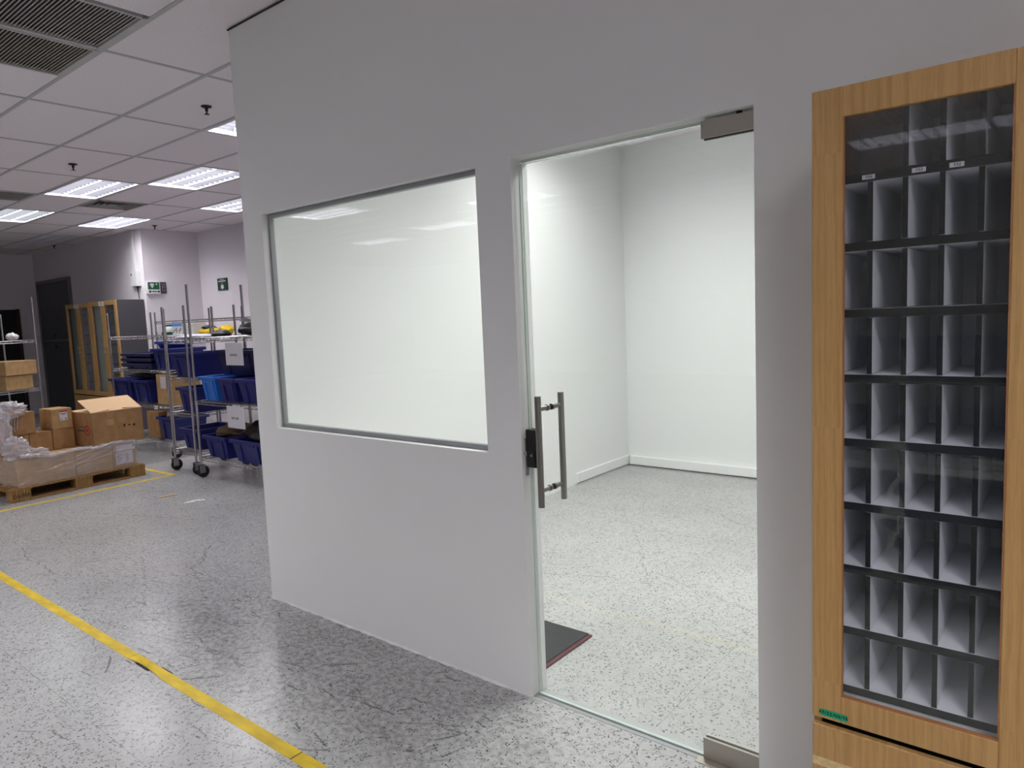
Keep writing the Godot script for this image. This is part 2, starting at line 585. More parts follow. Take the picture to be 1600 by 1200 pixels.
# a tapered open tote; at = middle of its bottom front edge
func tote(label: String, x0: float, x1: float, y: float, h: float, zf: float, d: float, m: Material, group := "", turn := 0.0) -> Node3D:
	var at := Vector3((x0 + x1) / 2, y, zf)
	var t := thing("storage_tote", label, "storage tote", at, turn, group)
	var w := (x1 - x0) / 2
	var k := 0.86                       # taper towards the bottom
	var th := 0.005
	var st := new_st()
	var c := Vector3(0, 0, -d / 2)
	var top := []
	var bot := []
	var itop := []
	var ibot := []
	for s in [[-1, 1], [1, 1], [1, -1], [-1, -1]]:
		var rim := 0.022
		top.append(c + Vector3(s[0] * (w - rim), h - 0.012, s[1] * (d / 2 - rim)))
		bot.append(c + Vector3(s[0] * (w - rim) * k, 0, s[1] * (d / 2 - rim) * k))
		itop.append(c + Vector3(s[0] * (w - rim - th), h - 0.012, s[1] * (d / 2 - rim - th)))
		ibot.append(c + Vector3(s[0] * ((w - rim) * k - th), 0.008, s[1] * ((d / 2 - rim) * k - th)))
	for i in 4:
		var j := (i + 1) % 4
		var mid: Vector3 = ((top[i] + top[j]) / 2 - c) * Vector3(1, 0, 1)
		quad(st, top[i], top[j], bot[j], bot[i], mid)
		quad(st, itop[i], itop[j], ibot[j], ibot[i], -mid)
		quad(st, top[i], top[j], itop[j], itop[i], Vector3.UP)
	quad(st, bot[0], bot[1], bot[2], bot[3], Vector3.DOWN)
	quad(st, ibot[0], ibot[1], ibot[2], ibot[3], Vector3.UP)
	obj("tub", st, m, t)
	st = new_st()                       # turned-over rim with a downward lip
	for s in [-1.0, 1.0]:
		box(st, Vector3(-w, h - 0.014, -d / 2 + s * (d / 2 - 0.011) - 0.013), Vector3(w, h, -d / 2 + s * (d / 2 - 0.011) + 0.013), 0.003)
		box(st, Vector3(s * (w - 0.011) - 0.013, h - 0.014, -d + 0.02), Vector3(s * (w - 0.011) + 0.013, h, -0.02), 0.003)
		box(st, Vector3(-w, h - 0.035, -d / 2 + s * (d / 2 - 0.002) - 0.002), Vector3(w, h - 0.012, -d / 2 + s * (d / 2 - 0.002) + 0.002))
		box(st, Vector3(s * (w - 0.002) - 0.002, h - 0.035, -d + 0.004), Vector3(s * (w - 0.002) + 0.002, h - 0.012, -0.004))
	obj("rim", st, m, t)
	var lean := atan((w * 0.0 + (d / 2 - 0.022) * (1 - k)) / h)
	for x in [-0.62, 0.62]:             # stiffening ribs below the hand hold
		st = new_st()
		var xf := Transform3D(Basis(Vector3.RIGHT, lean), Vector3(x * w * 0.8, h * 0.5, -0.022 - (d / 2 - 0.022) * (1 - k) * 0.5 + 0.004))
		box(st, Vector3(-0.022, -h * 0.47, -0.008), Vector3(0.022, h * 0.42, 0.010), 0.004, xf)
		obj("rib", st, m, t)
	st = new_st()
	var xh := Transform3D(Basis(Vector3.RIGHT, lean), Vector3(0, h * 0.82, -0.022 - (d / 2 - 0.022) * (1 - k) * 0.18 + 0.004))
	box(st, Vector3(-w * 0.36, -h * 0.09, -0.006), Vector3(w * 0.36, h * 0.03, 0.010), 0.004, xh)
	obj("handle", st, m, t)
	return t

# closed carton; at = middle of the bottom, local x = width, z = depth
func carton(label: String, at: Vector3, turn: float, sx: float, sy: float, sz: float, m: Material, group := "", taped := true) -> Node3D:
	var t := thing("carton", label, "carton", at, turn, group)
	var st := new_st()
	box(st, Vector3(-sx / 2, 0, -sz / 2), Vector3(sx / 2, sy - 0.004, sz / 2), 0.004)
	obj("box", st, m, t)
	for s in [-1.0, 1.0]:               # two top flaps that meet in the middle
		st = new_st()
		box(st, Vector3(-sx / 2 + 0.002, sy - 0.004, minf(0.0015 * s, s * (sz / 2 - 0.001))), Vector3(sx / 2 - 0.002, sy, maxf(0.0015 * s, s * (sz / 2 - 0.001))), 0.001)
		obj("flap", st, m, t)
	if taped:
		st = new_st()
		box(st, Vector3(-sx / 2 - 0.001, sy, -0.025), Vector3(sx / 2 + 0.001, sy + 0.001, 0.025))
		box(st, Vector3(-sx / 2 - 0.0012, sy * 0.7, -0.025), Vector3(-sx / 2, sy + 0.001, 0.025))
		box(st, Vector3(sx / 2, sy * 0.7, -0.025), Vector3(sx / 2 + 0.0012, sy + 0.001, 0.025))
		obj("packing_tape", st, M.pack_tape, t)
	return t

# a soft lump: a ball pushed about by noise
func lump(called: String, label: String, category: String, at: Vector3, size: Vector3, m: Material, sd: int, rough := 0.35, group := "") -> MeshInstance3D:
	var st := new_st()
	lump_into(st, size, sd, rough)
	st.index()
	st.generate_normals()
	var o := obj(called, st, m)
	o.position = at
	tag(o, label, category, group)
	return o

func lump_into(st: SurfaceTool, size: Vector3, sd: int, rough: float, off := Vector3.ZERO):
	var n := noise(1.6, sd, 4)
	var A := 24 if sd < 300 else 56
	var B := 14 if sd < 300 else 34
	var P := func(i: int, j: int) -> Vector3:
		var a := TAU * (i % A) / A
		var b := PI * j / B - PI / 2
		var d := Vector3(cos(b) * cos(a), sin(b), cos(b) * sin(a))
		var v := d * (1.0 + rough * n.get_noise_3dv(d * 1.3) + rough * (0.6 * n.get_noise_3dv(d * 3.7) if sd < 300 else 0.5 * absf(n.get_noise_3dv(Vector3(d.x * 5.0, d.y * 1.6, d.z * 5.0))) + 0.18 * n.get_noise_3dv(d * 9.0)))
		v.y = maxf(v.y, -0.98)
		return off + Vector3(v.x * size.x, (v.y + 1.0) * 0.5 * size.y, v.z * size.z)
	for i in A:
		for j in B:
			var p: Vector3 = P.call(i, j)
			var q: Vector3 = P.call(i + 1, j)
			var r: Vector3 = P.call(i + 1, j + 1)
			var s: Vector3 = P.call(i, j + 1)
			var mid := (p + q + r + s) / 4 - off - Vector3(0, size.y * 0.5, 0)
			tri(st, p, q, r, mid.normalized())
			tri(st, p, r, s, mid.normalized())

# ------------------------------------------------------------------ the scene
func _ready():
	# --- camera
	var cam := Camera3D.new()
	cam.name = "camera"
	cam.fov = 57.0705
	cam.near = 0.05
	cam.far = 60
	add_child(cam)
	cam.position = Vector3(0, 1.543, 2.135)
	cam.rotation_order = EULER_ORDER_YXZ
	cam.rotation_degrees = Vector3(-5.566, 39.026, -2.427)
	cam.current = true
	# --- air and exposure
	var we := WorldEnvironment.new()
	we.name = "environment"
	var env := Environment.new()
	env.background_mode = Environment.BG_COLOR
	env.background_color = Color(0.02, 0.02, 0.02)
	env.tonemap_mode = Environment.TONE_MAPPER_LINEAR
	env.tonemap_exposure = 1.0
	env.sdfgi_enabled = true
	env.ssao_enabled = true
	env.ssil_enabled = true
	we.environment = env
	add_child(we)
	materials()
	# --- lights: the recessed luminaires
	lamp_proto = make_lamp()
	var hall_tint := Color(1.0, 0.993, 0.992)
	var room_tint := Color(0.985, 1.0, 0.975)
	var E := 3.0
	lamp(3, 2, "lit louvered ceiling light ahead of the square air diffuser, above the carts", E, hall_tint)
	lamp(2, 3, "largest lit louvered ceiling light, beside the white partition wall edge", E, hall_tint)
	lamp(5, 4, "small lit louvered ceiling light nearest the first aid wall corner", 4.2, hall_tint)
	lamp(3, 5, "lit louvered ceiling light half cut off by partition edge, lower of those", E, hall_tint)
	lamp(5, 2, "lit louvered ceiling light cut off by the left picture edge", E, Color(0.98, 1.0, 0.97))
	lamp(0, 2, "lit louvered ceiling light mostly hidden behind partition top, only a corner showing", E, hall_tint)
	lamp(7, 4, "unlit dark louvered ceiling light at the far left end", 0.0, hall_tint)
	var back := "ceiling lights behind the viewer"
	for q in [[-1, -6, 1.5], [-3, -8, 6.5], [3, -7, 7.5], [5, -12, 3.0], [3, -11, 3.0], [1, -9, 5.0], [0, -4, 8.0], [-5, -4, 8.5], [-5, -10, 10.0], [-6, -7, 8.0], [-3, -11, 0.5], [-4, -11, 0.5]]:  # some follow reflections, the rest are added unseen to brighten wall and bookcase
		lamp(q[0], q[1], "louvered ceiling light behind the viewer, some reflected, others added as unseen fill", q[2], hall_tint, back)
	for q in [[-2, 4, 6.3], [-3, 2, 11.5]]:
		lamp(q[0], q[1], "louvered ceiling light inside the bright glass-fronted room", q[2], room_tint, "ceiling lights of the glass-fronted room")
	build_shell()
	build_floor()
	build_ceiling()
	build_glass_front()
	build_bookcase()
	build_far_end()
	build_pallet()
	build_racks()
	lamp_proto.free()

func wall_box(called: String, lo: Vector3, hi: Vector3, m: Material, label: String):
	var st := new_st()
	box(st, lo, hi)
	struct(called, st, m, label, "wall")

func build_shell():
	var top := H + 0.3
	# partition with the window and door openings
	var st := new_st()
	var zb := -0.10
	var xs := [-3.555, -3.377, -1.871, -1.695, -0.772, 4.0]
	box(st, Vector3(xs[0], 0, zb), Vector3(xs[1], H, 0))
	box(st, Vector3(xs[1], 0, zb), Vector3(xs[2], 0.99, 0))
	box(st, Vector3(xs[1], 2.128, zb), Vector3(xs[2], H, 0))
	box(st, Vector3(xs[2], 0, zb), Vector3(xs[3], H, 0))
	box(st, Vector3(xs[3], 2.13, zb), Vector3(xs[4], H, 0))
	box(st, Vector3(xs[4], 0, zb), Vector3(xs[5], H, 0))
	struct("wall_front", st, M.wall, "white painted partition wall with a window and a glass door", "wall")
	st = new_st()                       # uneven caulk along its foot
	var n := noise(2.5, 71, 3)
	for k in 92:
		var a := -3.56 + 1.86 * k / 92.0
		var b := -3.56 + 1.86 * (k + 1) / 92.0
		var ha := 0.008 + 0.010 * absf(n.get_noise_1d(a * 3.0))
		var wa := 0.003 + 0.012 * absf(n.get_noise_1d(a * 4.0 + 40.0))
		var hb := 0.008 + 0.010 * absf(n.get_noise_1d(b * 3.0))
		var wb := 0.003 + 0.012 * absf(n.get_noise_1d(b * 4.0 + 40.0))
		quad(st, Vector3(a, ha, 0.0005), Vector3(b, hb, 0.0005), Vector3(b, 0.0, wb), Vector3(a, 0.0, wa), Vector3(0, 1, 1))
	struct("trim_1", st, M.white, "thin uneven white caulk line along the partition foot", "trim")
	st = new_st()                       # thin black strip between partition and ceiling
	box(st, Vector3(-3.56, H - 0.007, 0.0), Vector3(-2.2, H - 0.001, 0.006))
	struct("trim_2", st, M.black, "thin dark strip where the partition meets the ceiling", "trim")
	# the bright room behind it
	wall_box("wall_room_left", Vector3(-3.555, 0, -4.04), Vector3(-3.525, top, zb), M.wall, "white left wall of the bright room behind the glass door")
	wall_box("wall_room_back", Vector3(-3.555, 0, -4.16), Vector3(1.5, top, -4.04), M.wall, "white back wall of the bright room behind the glass door")
	wall_box("wall_room_right", Vector3(1.4, 0, -4.04), Vector3(1.5, top, zb), M.wall, "right wall of the bright room, out of sight")
	st = new_st()
	box(st, Vector3(-3.49, 0.012, -4.04), Vector3(-2.03, 0.094, -3.99), 0.002)
	box(st, Vector3(-2.027, 0.012, -4.04), Vector3(1.4, 0.094, -3.99), 0.002)
	struct("baseboard_back", st, M.wall, "boxed white skirting along the back wall of the bright room", "baseboard")
	st = new_st()
	box(st, Vector3(-3.525, 0.012, -4.04), Vector3(-3.508, 0.097, -3.08), 0.002)
	struct("baseboard_left", st, M.wall, "flat white skirting on the left wall of the bright room", "baseboard")
	# the hall
	wall_box("wall_far", Vector3(-16.2, 0, -3.1), Vector3(-11.35, top, -2.93), M.hall, "hall wall behind the far wooden cabinets")
	wall_box("wall_recess_side", Vector3(-11.55, 0, -3.98), Vector3(-11.35, top, -3.1), M.hall, "short wall with the green first aid box")
	wall_box("wall_recess_back", Vector3(-11.35, 0, -3.98), Vector3(-3.555, top, -3.83), M.hall, "wall with the dark green sign behind the racks")
	wall_box("wall_left", Vector3(-16.25, 0, -2.93), Vector3(-16.05, top, 13.0), M.hall, "dim end wall at the far left")
	wall_box("wall_right", Vector3(4.0, 0, -0.1), Vector3(4.2, top, 13.0), M.hall, "right wall of the hall, out of sight")
	wall_box("wall_behind", Vector3(-16.25, 0, 13.0), Vector3(4.2, top, 13.2), M.hall, "rear wall of the hall, behind the viewer")

func floor_vertex(st: SurfaceTool, p: Vector3, n: Vector3):
	st.set_normal(n)
	st.set_uv(Vector2(p.x, p.z))
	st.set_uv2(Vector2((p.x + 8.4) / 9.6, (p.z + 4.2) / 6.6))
	st.add_vertex(p)

func floor_rect(st: SurfaceTool, x0: float, x1: float, z0: float, z1: float, y: float):
	for p in [Vector3(x0, y, z0), Vector3(x1, y, z0), Vector3(x1, y, z1), Vector3(x0, y, z0), Vector3(x1, y, z1), Vector3(x0, y, z1)]:
		floor_vertex(st, p, Vector3.UP)

func build_floor():
	var ts := 0.61
	var x0 := -1.19 - ts * 11
	var x1 := -1.19 + ts * 2
	var z0 := 1.145 - ts * 8
	var z1 := 1.145 + ts * 1
	var st := new_st()
	box(st, Vector3(-16.25, -0.2, -4.2), Vector3(4.2, -0.0025, 13.2))
	var f := struct("floor", st, M.joint, "speckled pale grey vinyl tile floor with scuffs and dirt", "floor")
	st = new_st()                       # the floor beyond the tiles that can be told apart
	floor_rect(st, -16.1, x0, -4.0, 13.0, 0.0)
	floor_rect(st, x1, 4.1, -4.1, 13.0, 0.0)
	floor_rect(st, x0, x1, z1, 13.0, 0.0)
	floor_rect(st, x0, x1, -4.1, z0, 0.0)
	tag(obj("vinyl_surface", st, M.floor, f), "", "", "", "stuff")
	var nx := int(round((x1 - x0) / ts))
	var nz := int(round((z1 - z0) / ts))
	for i in nx:
		for k in nz:
			st = new_st()
			var a := x0 + i * ts + 0.0005
			var b := x0 + (i + 1) * ts - 0.0005
			var c := z0 + k * ts + 0.0005
			var d := z0 + (k + 1) * ts - 0.0005
			floor_rect(st, a, b, c, d, 0.0)
			var e := 0.0008
			for q in [[Vector3(a, 0, c), Vector3(b, 0, c), Vector3(0, 0, -1)], [Vector3(b, 0, c), Vector3(b, 0, d), Vector3(1, 0, 0)], [Vector3(b, 0, d), Vector3(a, 0, d), Vector3(0, 0, 1)], [Vector3(a, 0, d), Vector3(a, 0, c), Vector3(-1, 0, 0)]]:
				var p1: Vector3 = q[0]
				var p2: Vector3 = q[1]
				var w: Vector3 = q[2]
				var lo := Vector3(0, -0.0025, 0)
				for v in [p1, p2 + lo, p2, p1, p1 + lo, p2 + lo]:
					floor_vertex(st, v, w)
			obj("floor_tile", st, M.floor, f)
	# marking tape
	var t := thing("marking_tape", "long yellow marking tape running across the aisle floor, lifting at a tear", "floor tape", Vector3(0, 0, 0.793))
	for q in [[-8.6, -3.49], [-3.486, -2.16], [-2.155, -0.6]]:
		st = new_st()
		var n := 60
		for k in n:
			var a: float = lerpf(q[0], q[1], float(k) / n)
			var b: float = lerpf(q[0], q[1], float(k + 1) / n)
			var la := tape_lift(a)
			var lb := tape_lift(b)
			var s := 0.026
			quad(st, Vector3(a, 0.0012 + la.x, -s + la.y), Vector3(b, 0.0012 + lb.x, -s + lb.y), Vector3(b, 0.0012 + lb.x * 0.5, s - lb.y), Vector3(a, 0.0012 + la.x * 0.5, s - la.y), Vector3.UP)
			quad(st, Vector3(a, 0.0012 + la.x * 0.5, s - la.y), Vector3(b, 0.0012 + lb.x * 0.5, s - lb.y), Vector3(b, lb.x * 0.5, s - lb.y), Vector3(a, la.x * 0.5, s - la.y), Vector3(0, 0, 1))
			quad(st, Vector3(a, 0.0012 + la.x, -s + la.y), Vector3(b, 0.0012 + lb.x, -s + lb.y), Vector3(b, lb.x, -s + lb.y), Vector3(a, la.x, -s + la.y), Vector3(0, 0, -1))
		obj("tape_strip", st, M.yellow, t)
	for q in [[-3.455, -3.425, -0.031, -0.016, 0.0012], [-3.25, -3.15, -0.031, -0.0235, 0.0016], [-3.40, -3.27, 0.018, 0.0275, 0.001], [-2.160, -2.1555, -0.026, 0.026, 0.0014]]:
		st = new_st()
		box(st, Vector3(q[0], 0.0, q[2]), Vector3(q[1], q[4], q[3]), 0.0)
		obj("black_grime", st, M.black, t)
	t = thing("marking_tape", "yellow marking tape outlining the pallet bay, with a corner by the carts", "floor tape", Vector3(-7.54, 0, -1.35))
	for q in [[Vector3(0.02, 0, 0.0), Vector3(0.15, 0, 2.6)], [Vector3(0.03, 0, 0.012), Vector3(-0.72, 0, 0.04)]]:
		st = new_st()
		var a: Vector3 = q[0]
		var b: Vector3 = q[1]
		var dr := (b - a).normalized()
		var sd := Vector3(-dr.z, 0, dr.x) * 0.025
		var up := Vector3(0, 0.0013, 0)
		quad(st, a - sd + up, b - sd + up, b + sd + up, a + sd + up, Vector3.UP)
		quad(st, a - sd, b - sd, b - sd + up, a - sd + up, -sd)
		quad(st, a + sd, b + sd, b + sd + up, a + sd + up, sd)
		quad(st, a - sd, a + sd, a + sd + up, a - sd + up, -dr)
		obj("tape_strip", st, M.yellow, t)
	st = new_st()
	box(st, Vector3(-0.075, 0, -0.010), Vector3(0.075, 0.010, 0.010), 0.003)
	var stick := obj("wood_stick", st, M.card_in)
	stick.position = Vector3(-6.58, 0, -0.84)
	stick.rotation.y = 1.38
	tag(stick, "thin pale wooden stick lying on the open floor", "stick")
	st = new_st()
	for k in 5:
		var p := Vector3(0.03 * k - 0.06, 0, 0.02 * sin(k * 2.0))
		quad(st, p + Vector3(-0.03, 0.001, -0.012), p + Vector3(0.02, 0.004, -0.014), p + Vector3(0.03, 0.001, 0.012), p + Vector3(-0.02, 0.002, 0.014), Vector3.UP)
	var scrap := obj("paper_scrap", st, M.white)
	scrap.position = Vector3(-6.18, 0, -0.88)
	scrap.rotation.y = 1.4
	tag(scrap, "torn white paper scrap on the floor near the stick", "paper scrap")
	# door mat in the room
	t = thing("door_mat", "charcoal door mat with a maroon edge on the bright room floor", "door mat", Vector3(-2.08, 0, -0.395))
	st = new_st()
	box(st, Vector3(-0.30, 0.0, -0.195), Vector3(0.30, 0.009, 0.195), 0.003)
	obj("backing", st, M.maroon, t)
	st = new_st()
	box(st, Vector3(-0.30, 0.009, -0.19), Vector3(0.282, 0.015, 0.168), 0.002)
	obj("pile", st, M.mat_top, t)

func tape_lift(x: float) -> Vector2:
	if x < -3.485 or x > -3.14: return Vector2.ZERO
	var u := (x + 3.485) / 0.345
	return Vector2(0.016 * sin(PI * u) * (1.0 - 0.6 * u), 0.009 * sin(PI * u))

func build_ceiling():
	# cells that hold grilles and the diffuser
	for q in [[-1, -1], [0, -1], [4, 1], [4, 0], [4, 3]]:
		hole[cell_key(q[0], q[1])] = true
	var st := new_st()
	box(st, Vector3(-16.25, H + 0.125, -4.2), Vector3(4.2, H + 0.3, 13.2))
	var c := struct("ceiling", st, M.slab, "suspended ceiling of white tiles in a metal grid", "ceiling")
	var rest := new_st()
	var hw := TW / 2 - 0.004
	var hd := TD / 2 - 0.004
	for i in range(-7, 10):
		for k in range(-22, 8):
			if hole.has(cell_key(i, k)): continue
			var m := cell_mid(i, k)
			var near := i >= -1 and k >= -2 and m.z > -3.9
			var s := new_st() if near else rest
			if near:
				box(s, m + Vector3(-hw, 0.006, -hd), m + Vector3(hw, 0.022, hd), 0.003)
				obj("ceiling_tile", s, M.tile, c)
			else:
				box(s, m + Vector3(-TW / 2, 0.006, -TD / 2), m + Vector3(TW / 2, 0.022, TD / 2))
	tag(obj("further_tiles", rest, M.tile, c), "", "", "", "stuff")
	# half cells beside the smaller grilles
	for q in [[-1, -1], [0, -1], [4, 0], [4, 1], [4, 3]]:
		var m := cell_mid(q[0], q[1])
		var s := new_st()
		var left: bool = q[0] == -1 or q[0] == 4
		if q[0] == -1: box(s, m + Vector3(0.004, 0.006, -hd), m + Vector3(hw, 0.022, hd), 0.003)
		elif q[0] == 0: box(s, m + Vector3(-hw, 0.006, -hd), m + Vector3(-0.004, 0.022, hd), 0.003)
		else: box(s, m + Vector3(-hw, 0.006, -hd), m + Vector3(-0.004, 0.022, hd), 0.003)
		obj("ceiling_tile", s, M.tile, c)
	# grid of T-bars
	for k in range(-3, 9):
		var z := TZ0 - TD * k
		if z < -4.1: continue
		st = new_st()
		box(st, Vector3(-16.05, H, z - 0.012), Vector3(-3.1, H + 0.008, z + 0.012), 0.001)
		box(st, Vector3(-16.05, H + 0.008, z - 0.002), Vector3(-3.1, H + 0.04, z + 0.002))
		obj("grid_runner", st, M.tee, c)
	for i in range(0, 11):
		var x := TX0 - TW * i
		st = new_st()
		box(st, Vector3(x - 0.012, H + 0.0008, -3.9), Vector3(x + 0.012, H + 0.0082, 2.2), 0.001)
		box(st, Vector3(x - 0.002, H + 0.008, -3.9), Vector3(x + 0.002, H + 0.04, 2.2))
		obj("grid_runner", st, M.tee, c)
	st = new_st()
	for k in range(-21, -3):
		var z := TZ0 - TD * k
		box(st, Vector3(-16.05, H, z - 0.012), Vector3(4.0, H + 0.008, z + 0.012))
	for i in range(-6, 11):
		var x := TX0 - TW * i
		box(st, Vector3(x - 0.012, H + 0.0008, 2.2), Vector3(x + 0.012, H + 0.0082, 13.0))
	tag(obj("further_grid", st, M.tee, c), "", "", "", "stuff")
	# grilles, diffuser, sprinklers
	grille("return_air_grille", -4.30, -3.70, 0.33, 0.93, "ribbed dark air grille in the ceiling corner, right one of the near pair", true)
	grille("return_air_grille", -4.90, -4.30, 0.33, 0.93, "ribbed olive grey air grille in the ceiling, left one of near pair", true)
	grille("return_air_grille", -9.70, -9.10, -0.87, 0.33, "long dark air grille in the ceiling by the left picture edge", false)
	var t := thing("air_diffuser", "square four-way air diffuser in the ceiling between lit lights", "air diffuser", Vector3(-9.4, H, -1.77))
	st = new_st()
	var e := 0.288
	for s in [-1.0, 1.0]:
		box(st, Vector3(-e, -0.004, minf(s * e, s * (e - 0.03))), Vector3(e, 0.02, maxf(s * e, s * (e - 0.03))))
		box(st, Vector3(minf(s * e, s * (e - 0.03)), -0.004, -e), Vector3(maxf(s * e, s * (e - 0.03)), 0.02, e))
	obj("frame", st, M.diffuser, t)
	st = new_st()
	box(st, Vector3(-e, 0.09, -e), Vector3(e, 0.1, e))
	obj("backing", st, M.void, t)
	for k in 4:
		st = new_st()
		var a := 0.235 - k * 0.055
		for s in 4:
			var xf := Transform3D(Basis(Vector3.UP, s * PI / 2), Vector3.ZERO)
			quad(st, xf * Vector3(-a, 0.0, a), xf * Vector3(a, 0.0, a), xf * Vector3(a - 0.03, 0.045, a - 0.03), xf * Vector3(-a + 0.03, 0.045, a - 0.03), xf.basis * Vector3(0, -1, 0.6))
			quad(st, xf * Vector3(-a, 0.002, a - 0.002), xf * Vector3(a, 0.002, a - 0.002), xf * Vector3(a - 0.03, 0.047, a - 0.032), xf * Vector3(-a + 0.03, 0.047, a - 0.032), xf.basis * Vector3(0, 1, -0.6))
		obj("vane", st, M.diffuser, t)
	sprinkler(Vector3(-4.89, H + 0.004, -0.585), "small black ceiling sprinkler nearest the white partition")
	sprinkler(Vector3(-7.34, H + 0.004, -0.59), "small black ceiling sprinkler above the left lit ceiling light")
	sprinkler(Vector3(-10.9, H + 0.004, -2.95), "small black ceiling sprinkler by the first aid wall corner")
	sprinkler(Vector3(-14.2, H + 0.004, -2.70), "small black sprinkler in the dim far left ceiling corner")

func build_glass_front():
	# fixed window
	var w := thing("window_1", "large fixed glass window in the white partition wall", "window", Vector3(-2.624, 0.99, -0.05))
	tag(w, "", "", "", "structure")
	var hw := 0.753
	var hh := 1.138
	var st := new_st()
	for s in [-1.0, 1.0]:
		box(st, Vector3(minf(s * hw, s * (hw - 0.014)), 0, -0.014), Vector3(maxf(s * hw, s * (hw - 0.014)), hh, 0.014), 0.002)
	box(st, Vector3(-hw + 0.014, 0, -0.014), Vector3(hw - 0.014, 0.022, 0.014), 0.002)
	box(st, Vector3(-hw + 0.014, hh - 0.022, -0.014), Vector3(hw - 0.014, hh, 0.014), 0.002)
	obj("window_frame", st, M.alu, w)
	st = new_st()
	box(st, Vector3(-hw + 0.012, 0.02, -0.005), Vector3(hw - 0.012, hh - 0.02, 0.005))
	obj("pane", st, M.glass, w)
	# frameless glass door
	var d := thing("door_1", "frameless glass door with steel pull handles and patch fittings", "door", Vector3(-1.69, 0, -0.04))
	tag(d, "", "", "", "structure")
	st = new_st()
	box(st, Vector3(0.012, 0.008, -0.006), Vector3(0.914, 2.112, 0.006))
	obj("pane", st, M.glass, d)
	st = new_st()
	box(st, Vector3(0.006, 0.008, -0.006), Vector3(0.0115, 2.112, 0.006), 0.001)
	box(st, Vector3(0.012, 2.1125, -0.006), Vector3(0.914, 2.116, 0.006))
	box(st, Vector3(0.012, 0.003, -0.006), Vector3(0.914, 0.0078, 0.006))
	obj("polished_edge", st, M.edge, d)
	for q in [[0.742, 0.914, 2.066, 2.120], [0.717, 0.914, 0.003, 0.076]]:
		var p := new_st()
		for s in [-1.0, 1.0]:
			box(p, Vector3(q[0], q[2], minf(s * 0.0065, s * 0.017)), Vector3(q[1], q[3], maxf(s * 0.0065, s * 0.017)), 0.0015)
		var fit := obj("patch_fitting", p, M.steel, d)
		p = new_st()
		box(p, Vector3(q[0] + 0.006, q[2] - (0.003 if q[2] > 1.0 else -0.062), -0.0064), Vector3(q[1], q[3] - (0.006 if q[2] > 1.0 else 0.001), 0.0064))
		obj("gasket", p, M.black, fit)
		p = new_st()
		var py: float = q[3] if q[2] > 1.0 else q[2] - 0.003
		bar(p, Vector3(0.86, py - 0.004, 0), Vector3(0.86, py + 0.012, 0), 0.009, 10)
		obj("pivot", p, M.black, fit)
	st = new_st()
	box(st, Vector3(0.70, -0.0005, 0.012), Vector3(0.93, 0.003, 0.05), 0.001)
	lathe(st, Vector3(0.80, 0.003, 0.045), Vector3.UP, [Vector2(0.012, 0), Vector2(0.011, 0.004), Vector2(0, 0.005)], 12)
	obj("floor_pivot_plate", st, M.steel, d)
	# pull handle: a bar on either side, joined through the glass
	var hx := 0.108
	st = new_st()
	bar(st, Vector3(hx, 0.811, 0.075), Vector3(hx, 1.236, 0.075), 0.0125, 16)
	obj("pull_bar", st, M.brushed, d)
	st = new_st()
	bar(st, Vector3(hx, 0.811, -0.075), Vector3(hx, 1.236, -0.075), 0.0125, 16)
	obj("pull_bar", st, M.brushed, d)
	for y in [0.875, 1.187]:
		st = new_st()
		for s in [-1.0, 1.0]:
			bar(st, Vector3(hx, y, s * 0.0065), Vector3(hx, y, s * 0.066), 0.0095, 12)
			bar(st, Vector3(hx, y, s * 0.011), Vector3(hx, y, s * 0.022), 0.0125, 12)
		var so := obj("standoff", st, M.brushed, d)
		st = new_st()
		for s in [-1.0, 1.0]:
			bar(st, Vector3(hx, y, s * 0.0062), Vector3(hx, y, s * 0.011), 0.0115, 12)
		obj("washer", st, M.black, so)
	# lock case on the glass and its keep on the jamb
	st = new_st()
	for s in [-1.0, 1.0]:
		box(st, Vector3(0.001, 0.945, minf(s * 0.0065, s * 0.022)), Vector3(0.052, 1.095, maxf(s * 0.0065, s * 0.022)), 0.003)
	var lock := obj("lock_case", st, M.black, d)
	st = new_st()
	box(st, Vector3(0.006, 0.948, 0.0222), Vector3(0.044, 1.018, 0.0245), 0.001)
	obj("face_plate", st, M.rubber, lock)
	st = new_st()
	lathe(st, Vector3(0.032, 0.995, 0.0245), Vector3.BACK, [Vector2(0.006, 0), Vector2(0.006, 0.004), Vector2(0, 0.004)], 12)
	obj("keyhole", st, M.brushed, lock)
	st = new_st()
	box(st, Vector3(-0.0048, 0.91, 0.002), Vector3(-0.001, 1.06, 0.022), 0.001)
	lathe(st, Vector3(-0.001, 1.0, 0.018), Vector3(0.4, 0, 1), [Vector2(0.009, 0), Vector2(0.009, 0.008), Vector2(0, 0.01)], 10)
	obj("lock_keep", st, M.alu, d)
	# aluminium threshold and rubber stop in the jamb
	st = new_st()
	box(st, Vector3(-1.695, 2.1185, -0.09), Vector3(-0.772, 2.1299, -0.062))
	box(st, Vector3(-1.6949, 0, -0.09), Vector3(-1.686, 2.118, -0.062))
	struct("trim_3", st, M.wall, "slim white stop in the head and jamb of the glass door opening", "trim")
	st = new_st()
	box(st, Vector3(-1.695, -0.001, -0.075), Vector3(-0.772, 0.0015, -0.012))
	struct("trim_4", st, M.alu, "flat metal strip in the floor under the glass door", "trim")

